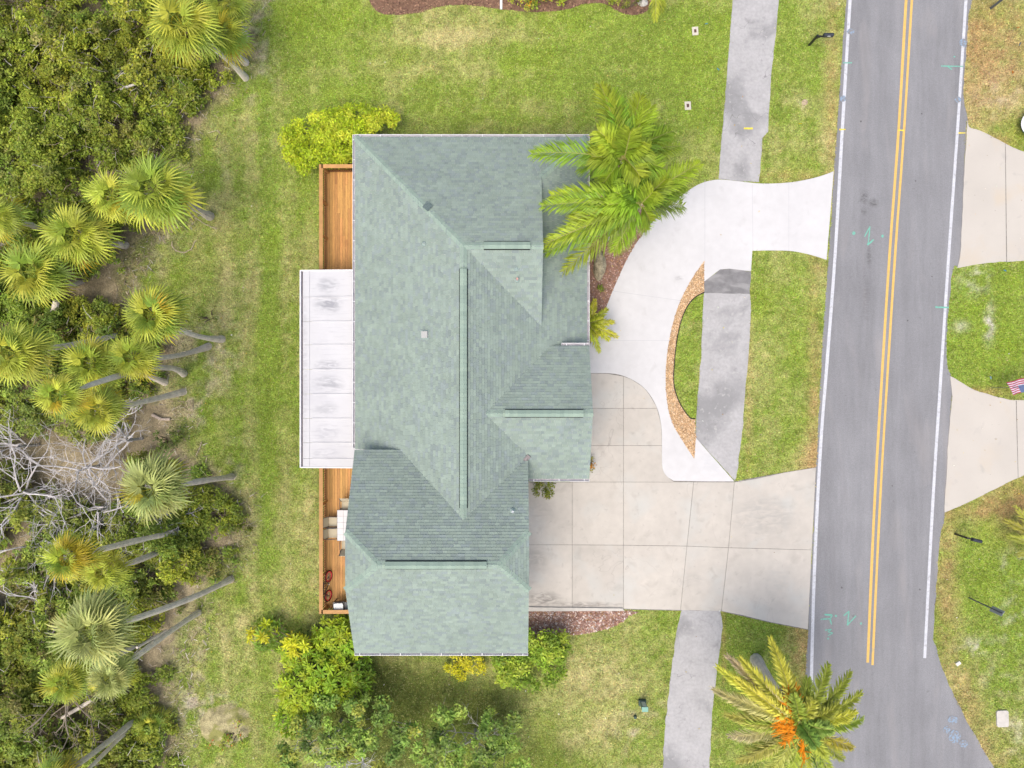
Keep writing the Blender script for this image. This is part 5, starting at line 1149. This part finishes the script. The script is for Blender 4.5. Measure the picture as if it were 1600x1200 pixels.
# drain pipe and house corner at the upper edge
p = W(783, 14, .12)
root = empty('drain_pipe', (p.x, p.y, 0), label='white downpipe lying out over the mulch at the upper edge', cat='pipe')
m = MB(); m.box((0, .55, .10), (.13, 1.1, .10)); m.build('pipe', WHITE, root); m = MB(); m.box((0, 1.06, 1.3), (.13, .09, 2.4)); m.build('upright_pipe', WHITE, root)
nh = empty('neighbour_house', (W(860, -22).x-4, W(860, -22).y+3, 0), label='cream walled neighbouring house just beyond the upper edge', cat='house')
m = MB(); m.box((0, 0, 1.5), (13, 4.6, 3.0)); m.build('wall', WALLM, nh); m = MB(); m.box((0, 0, 3.1), (13.4, 5.0, .16)); m.build('eave', WHITE, nh)
m = MB(); m.add([(-6.8, -2.5, 3.2), (6.8, -2.5, 3.2), (6.8, 2.5, 3.2), (-6.8, 2.5, 3.2), (-4.5, 0, 4.4), (4.5, 0, 4.4)], [(0, 1, 5, 4), (1, 2, 5), (2, 3, 4, 5), (3, 0, 4), (3, 2, 1, 0)], (.3, .28, .26)); m.build('roof', SHING, nh)

def mailbox(label, base, rz, arm, h=1.1, L=.52, col=BLACK, flag=True):
    b = W(*base); root = empty('mailbox', b, (0, 0, rz), label, 'mailbox')
    MB().box((0, 0, h/2), (.10, .10, h)).build('post', col, root)
    MB().box((arm/2, 0, h-.1), (arm+.1, .07, .07)).build('bracket', col, root)
    MB().tube([(0, 0, h*.62), (arm*.6, 0, h-.12)], .025, 5).build('brace', col, root)
    m = MB(); n = 9; V = []
    for x in (arm-.12, arm-.12+L):
        V += [(x, -.09, h-.06), (x, .09, h-.06)]+[(x, .09*math.cos(a), h+.07+.09*math.sin(a)) for a in [math.pi*k/6 for k in range(7)]]
    F = [(0, 1, 2, 3, 4, 5, 6, 7, 8)[::-1], tuple(range(9, 18)), (0, 9, 10, 1), (1, 10, 11, 2), (8, 17, 9, 0)]+[(2+k, 11+k, 12+k, 3+k) for k in range(6)]
    m.add(V, F); m.build('box', mat('mailbox_metal', (.03, .035, .05), .35, .5), root)
    m = MB(); m.box((arm-.13+L+.005, 0, h+.03), (.012, .16, .16)); m.build('door', DGREY, root)
    if flag: m = MB(); m.box((arm+.14, -.10, h+.10), (.16, .012, .05)); m.build('flag', WHITE, root)
    return root
mailbox('black mailbox on a post on the verge at the top of the road', (1264,71), 0, .42)
mailbox('black mailbox on the verge across the road, lower right', (1492,834), -.25, .32, L=.5, flag=False)
mb = W(1548, 13); root = empty('mailbox', mb, (0, 0, .5), 'grey post with a pale box at the upper right edge', 'mailbox'); MB().box((0, 0, .6), (.12, .12, 1.2)).build('post', DGREY, root); MB().box((.12, .02, 1.28), (.5, .2, .2)).build('box', mat('pale_lilac_box', (.55, .5, .6), .5, .4), root); MB().box((.1, 0, 1.16), (.4, .08, .05)).build('bracket', DGREY, root)

def meter(px, py, label, wd=.34, ln=.46, col=(.58, .55, .47), grp='utility covers in the lawn'):
    p = W(px, py); root = empty('utility_cover', p, (0, 0, .06), label, 'utility cover', grp)
    m = MB(); m.box((0, 0, .02), (wd, ln, .06)); m.build('collar', mat('cover_concrete', col, .9, .2, noise=((8, .12),)), root)
    m = MB(); m.box((0, 0, .053), (.13, .18, .012)); m.build('lid', mat('rusty_lid', (.12, .07, .06), .8, .3), root)
meter(1086, 49, 'concrete meter cover with a dark lid, upper of two left of the path'); meter(1074.5, 165.5, 'concrete meter cover with a dark lid, lower of two left of the path', col=(.66, .65, .63))
p = W(1257, 160); m = MB(); m.lathe([(.17, -.02), (.17, .03), (.15, .035)], 14); ro = m.build('utility_cover', mat('round_cover', (.42, .33, .24), .9, .2, noise=((12, .3),)), label='round worn cover in the grass strip beside the road', cat='utility cover', loc=p)
p = W(1565, 1122); m = MB(); m.prism([(.33*math.copysign(abs(math.cos(a))**.25, math.cos(a)), .46*math.copysign(abs(math.sin(a))**.25, math.sin(a))) for a in [k*math.pi/12+.06 for k in range(24)]], -.02, .10); m.build('concrete_pad', mat('pad_concrete', (.52, .50, .46), .9, .2, noise=((4, .1),)), label='pale concrete pad in the grass at the lower right', cat='concrete pad', loc=p, rot=(0, 0, .03))
p = W(1496, 1036); m = MB(); m.box((0, 0, .05), (.26, .17, .10), rz=.6); m.build('white_marker', mat('marker_white', (.68, .68, .62), .6, .3), label='small white block lying in the grass by the road', cat='marker', loc=p)
# green pedestal and its little cap
p = W(1003, 1096); root = empty('utility_pedestal', p, (0, 0, .02), 'green utility pedestal with a pale front in the lower lawn', 'pedestal'); GP = mat('pedestal_green', (.06, .10, .085), .6, .3)
MB().box((0, 0, .10), (.40, .30, .24)).build('base', GP, root); MB().box((0, -.02, .52), (.30, .22, .70)).build('cabinet', mat('pedestal_body', (.13, .19, .17), .6, .3), root); MB().box((.01, .094, .52), (.22, .012, .56)).build('front_panel', mat('pale_panel', (.50, .55, .57), .5, .4), root); MB().box((0, -.02, .885), (.34, .26, .04)).build('lid', mat('lid_green', (.22, .42, .34), .6, .3), root)
p = W(992, 1119); m = MB(); m.lathe([(.09, -.02), (.09, .16), (.06, .2), (.02, .21)], 10); m.build('cable_marker', GP, label='short dark green marker stub beside the utility pedestal', cat='marker', loc=p)
# road sign seen from behind
b = W(1514, 934); root = empty('road_sign', b, (0, 0, math.radians(52)), 'grey backed road sign on a post at the lower right', 'road sign')
MB().box((0, 0, 1.3), (.06, .06, 2.6)).build('post', DGREY, root); MB().box((0, -.045, 2.15), (.32, .015, .9)).build('panel', mat('sign_back', (.30, .34, .35), .6, .3), root)
for z in (1.85, 2.45): MB().box((0, -.028, z), (.12, .02, .04)).build('clamp', LGREY, root)
# flag by the lower right drive
b = W(1549, 606); root = empty('flag', b, (0, 0, .15), 'striped red and white flag on a pole at the right edge', 'flag'); MB().tube([(0, 0, 0), (.1, 0, 1.2), (.35, 0, 1.75)], .016, 6).build('pole', DGREY, root)
fl = MB(); nx_, ny_ = 18, 13; V = []
for j in range(ny_+1):
    for i in range(nx_+1):
        u = i/nx_; v = j/ny_; V.append((.05+u*1.2, .30-v*.70+.10*u, 1.15+.12*math.sin(u*7+v*2)+.25*v))
for j in range(ny_):
    for i in range(nx_):
        c = (.50, .06, .14) if j % 2 == 0 else (.72, .68, .74)
        if i > 8 and j > 5: c = (.16, .22, .40)
        a = j*(nx_+1)+i; fl.add([V[a], V[a+1], V[a+nx_+2], V[a+nx_+1]], [(0, 3, 2, 1)], c)
fl.build('cloth', mat('flag_cloth', attr=True, rough=.9, spec=.1, transl=.2), root)
# little boat at the right edge
b = W(1619, 199); root = empty('small_boat', b, (0, 0, 0), 'small white boat with a teal rim, cut by the right edge', 'boat')
def hull(sc, n=14): return [(-1.22*sc*math.cos(t)**.8 if math.cos(t) > 0 else 0, .82*sc*math.sin(t)) for t in [(-math.pi/2)+math.pi*k/n for k in range(n+1)]]
def full(sc): return [(x, y) for x, y in hull(sc)]+[(2.4, .80*sc), (2.4, -.80*sc)]
m = MB(); lo = full(.72); hi = full(1.0); n = len(hi); m.add([(x, y, .05) for x, y in lo]+[(x, y, .5) for x, y in hi], [(i, (i+1) % n, (i+1) % n+n, i+n) for i in range(n)]+[tuple(range(n))[::-1]]); m.build('hull', mat('teal_hull', (.05, .17, .22), .3, .5), root)
m = MB(); a = full(1.0); bb = full(.78); m.add([(x, y, .505) for x, y in a]+[(x, y, .54) for x, y in bb], [(i, (i+1) % n, (i+1) % n+n, i+n) for i in range(n)]); m.build('gunwale', mat('boat_white', (.7, .71, .73), .3, .5), root)
m = MB(); m.add([(x, y, .54) for x, y in bb]+[(x*.95, y*.93, .22) for x, y in bb], [((i+1) % n, i, i+n, (i+1) % n+n) for i in range(n)]+[tuple(range(n, 2*n))]); m.build('cockpit', mat('boat_inside', (.45, .40, .43), .5, .3), root)
m = MB(); m.box((-.35, 0, .42), (.2, .95, .05)); m.build('seat', mat('boat_seat', (.25, .26, .30), .5, .3), root)
# tiny utility flags and scattered things in the lawns
for k, (px, py, c, lb) in enumerate(((1099,42,(.15, .45, .6),'blue utility flag beside the upper meter cover'),(1107,98,(.7, .55, .03),'yellow flag left of the path, upper of two'),(1088,205,(.7, .55, .03),'yellow flag left of the path, lower of two'),(1121,114,(.2, .5, .65),'pale blue flag at the edge of the path'),(1249,197,(.7, .6, .03),'yellow flag in the strip beside the road'),(1521,152,(.2, .45, .55),'blue flag in the dry verge at the upper right'),(1588,71,(.16, .3, .4),'dark blue flag in the dry grass at the upper right'),(1541,588,(.3, .5, .6),'pale blue flag above the lower right drive'),(1562,423,(.1, .35, .6),'blue flag at the top of the right lawn'),(1582,48,(.7, .25, .05),'orange flag at the upper right'),(1053,183,(.5, .1, .06),'small red flag left of the lower meter cover'),(1576,119,(.72, .27, .06),'orange flag in the middle of the dry verge'))):
    p = W(px, py); root = empty('marker_flag', p, (0, 0, k*.7), lb, 'marker flag', 'utility marker flags'); MB().tube([(0, 0, 0), (0, 0, .4)], .006, 4).build('wire', DGREY, root); m = MB(); m.add([(0, 0, .4), (0, 0, .28), (.16, .03, .24), (.17, .03, .35)], [(0, 1, 2, 3)], c); m.build('pennant', mat('pennant', attr=True, rough=.7, spec=.2, transl=.2), root)
r = np.random.default_rng(2)     # fallen leaves on the lawns and drives
n = 900; x = r.uniform(-20, 30, n); y = r.uniform(-22, 22, n); ok = ~inside(x, y, HOUSE_FP) & (thick_dist(x, y) < .5) & (~inside(x, y, road_poly)) & ~(inside(x, y, drive_new) & (r.uniform(0, 1, n) < .93)) & ~(inside(x, y, drive_old_out) & (r.uniform(0, 1, n) < .9))
x, y = x[ok], y[ok]; C = np.stack([x, y, np.full(len(x), .085)], 1); pal = np.array([(.45, .33, .15), (.35, .22, .10), (.55, .45, .25), (.6, .58, .5), (.5, .40, .05)])
V, F, c = leaf_quads(C, .045, pal[r.integers(0, 5, len(x))], r, 3.0, .5); put('fallen_leaves', np_mesh('fallen_leaves', V, F, LEAF, c), kind='stuff', label='dry leaves scattered over lawns and drives', cat='leaves')
# bare mound at the lower left
p = W(352, 1132); m = MB(); V = []; F = []; n = 22
for i in range(6):
    q = 1-i/5
    for k in range(n): a = 2*math.pi*k/n; s = 1+.25*(vnoise(math.cos(a)*2+4, math.sin(a)*2, 3)-.5); V.append((1.5*q*s*math.cos(a), 1.25*q*s*math.sin(a), .3*(1-q*q)-.02))
for i in range(5):
    for k in range(n): F.append((i*n+k, i*n+(k+1) % n, (i+1)*n+(k+1) % n, (i+1)*n+k))
m.add(V, F, (.40, .36, .20)); m.build('mound', mat('mound_soil', attr=True, rough=.95, spec=.05, noise=((3, .3), (20, .3)), stains=((1.2, .5, .6, (.24, .25, .07), .8),), bump=(20, .8, .05)), loc=p, kind='structure')
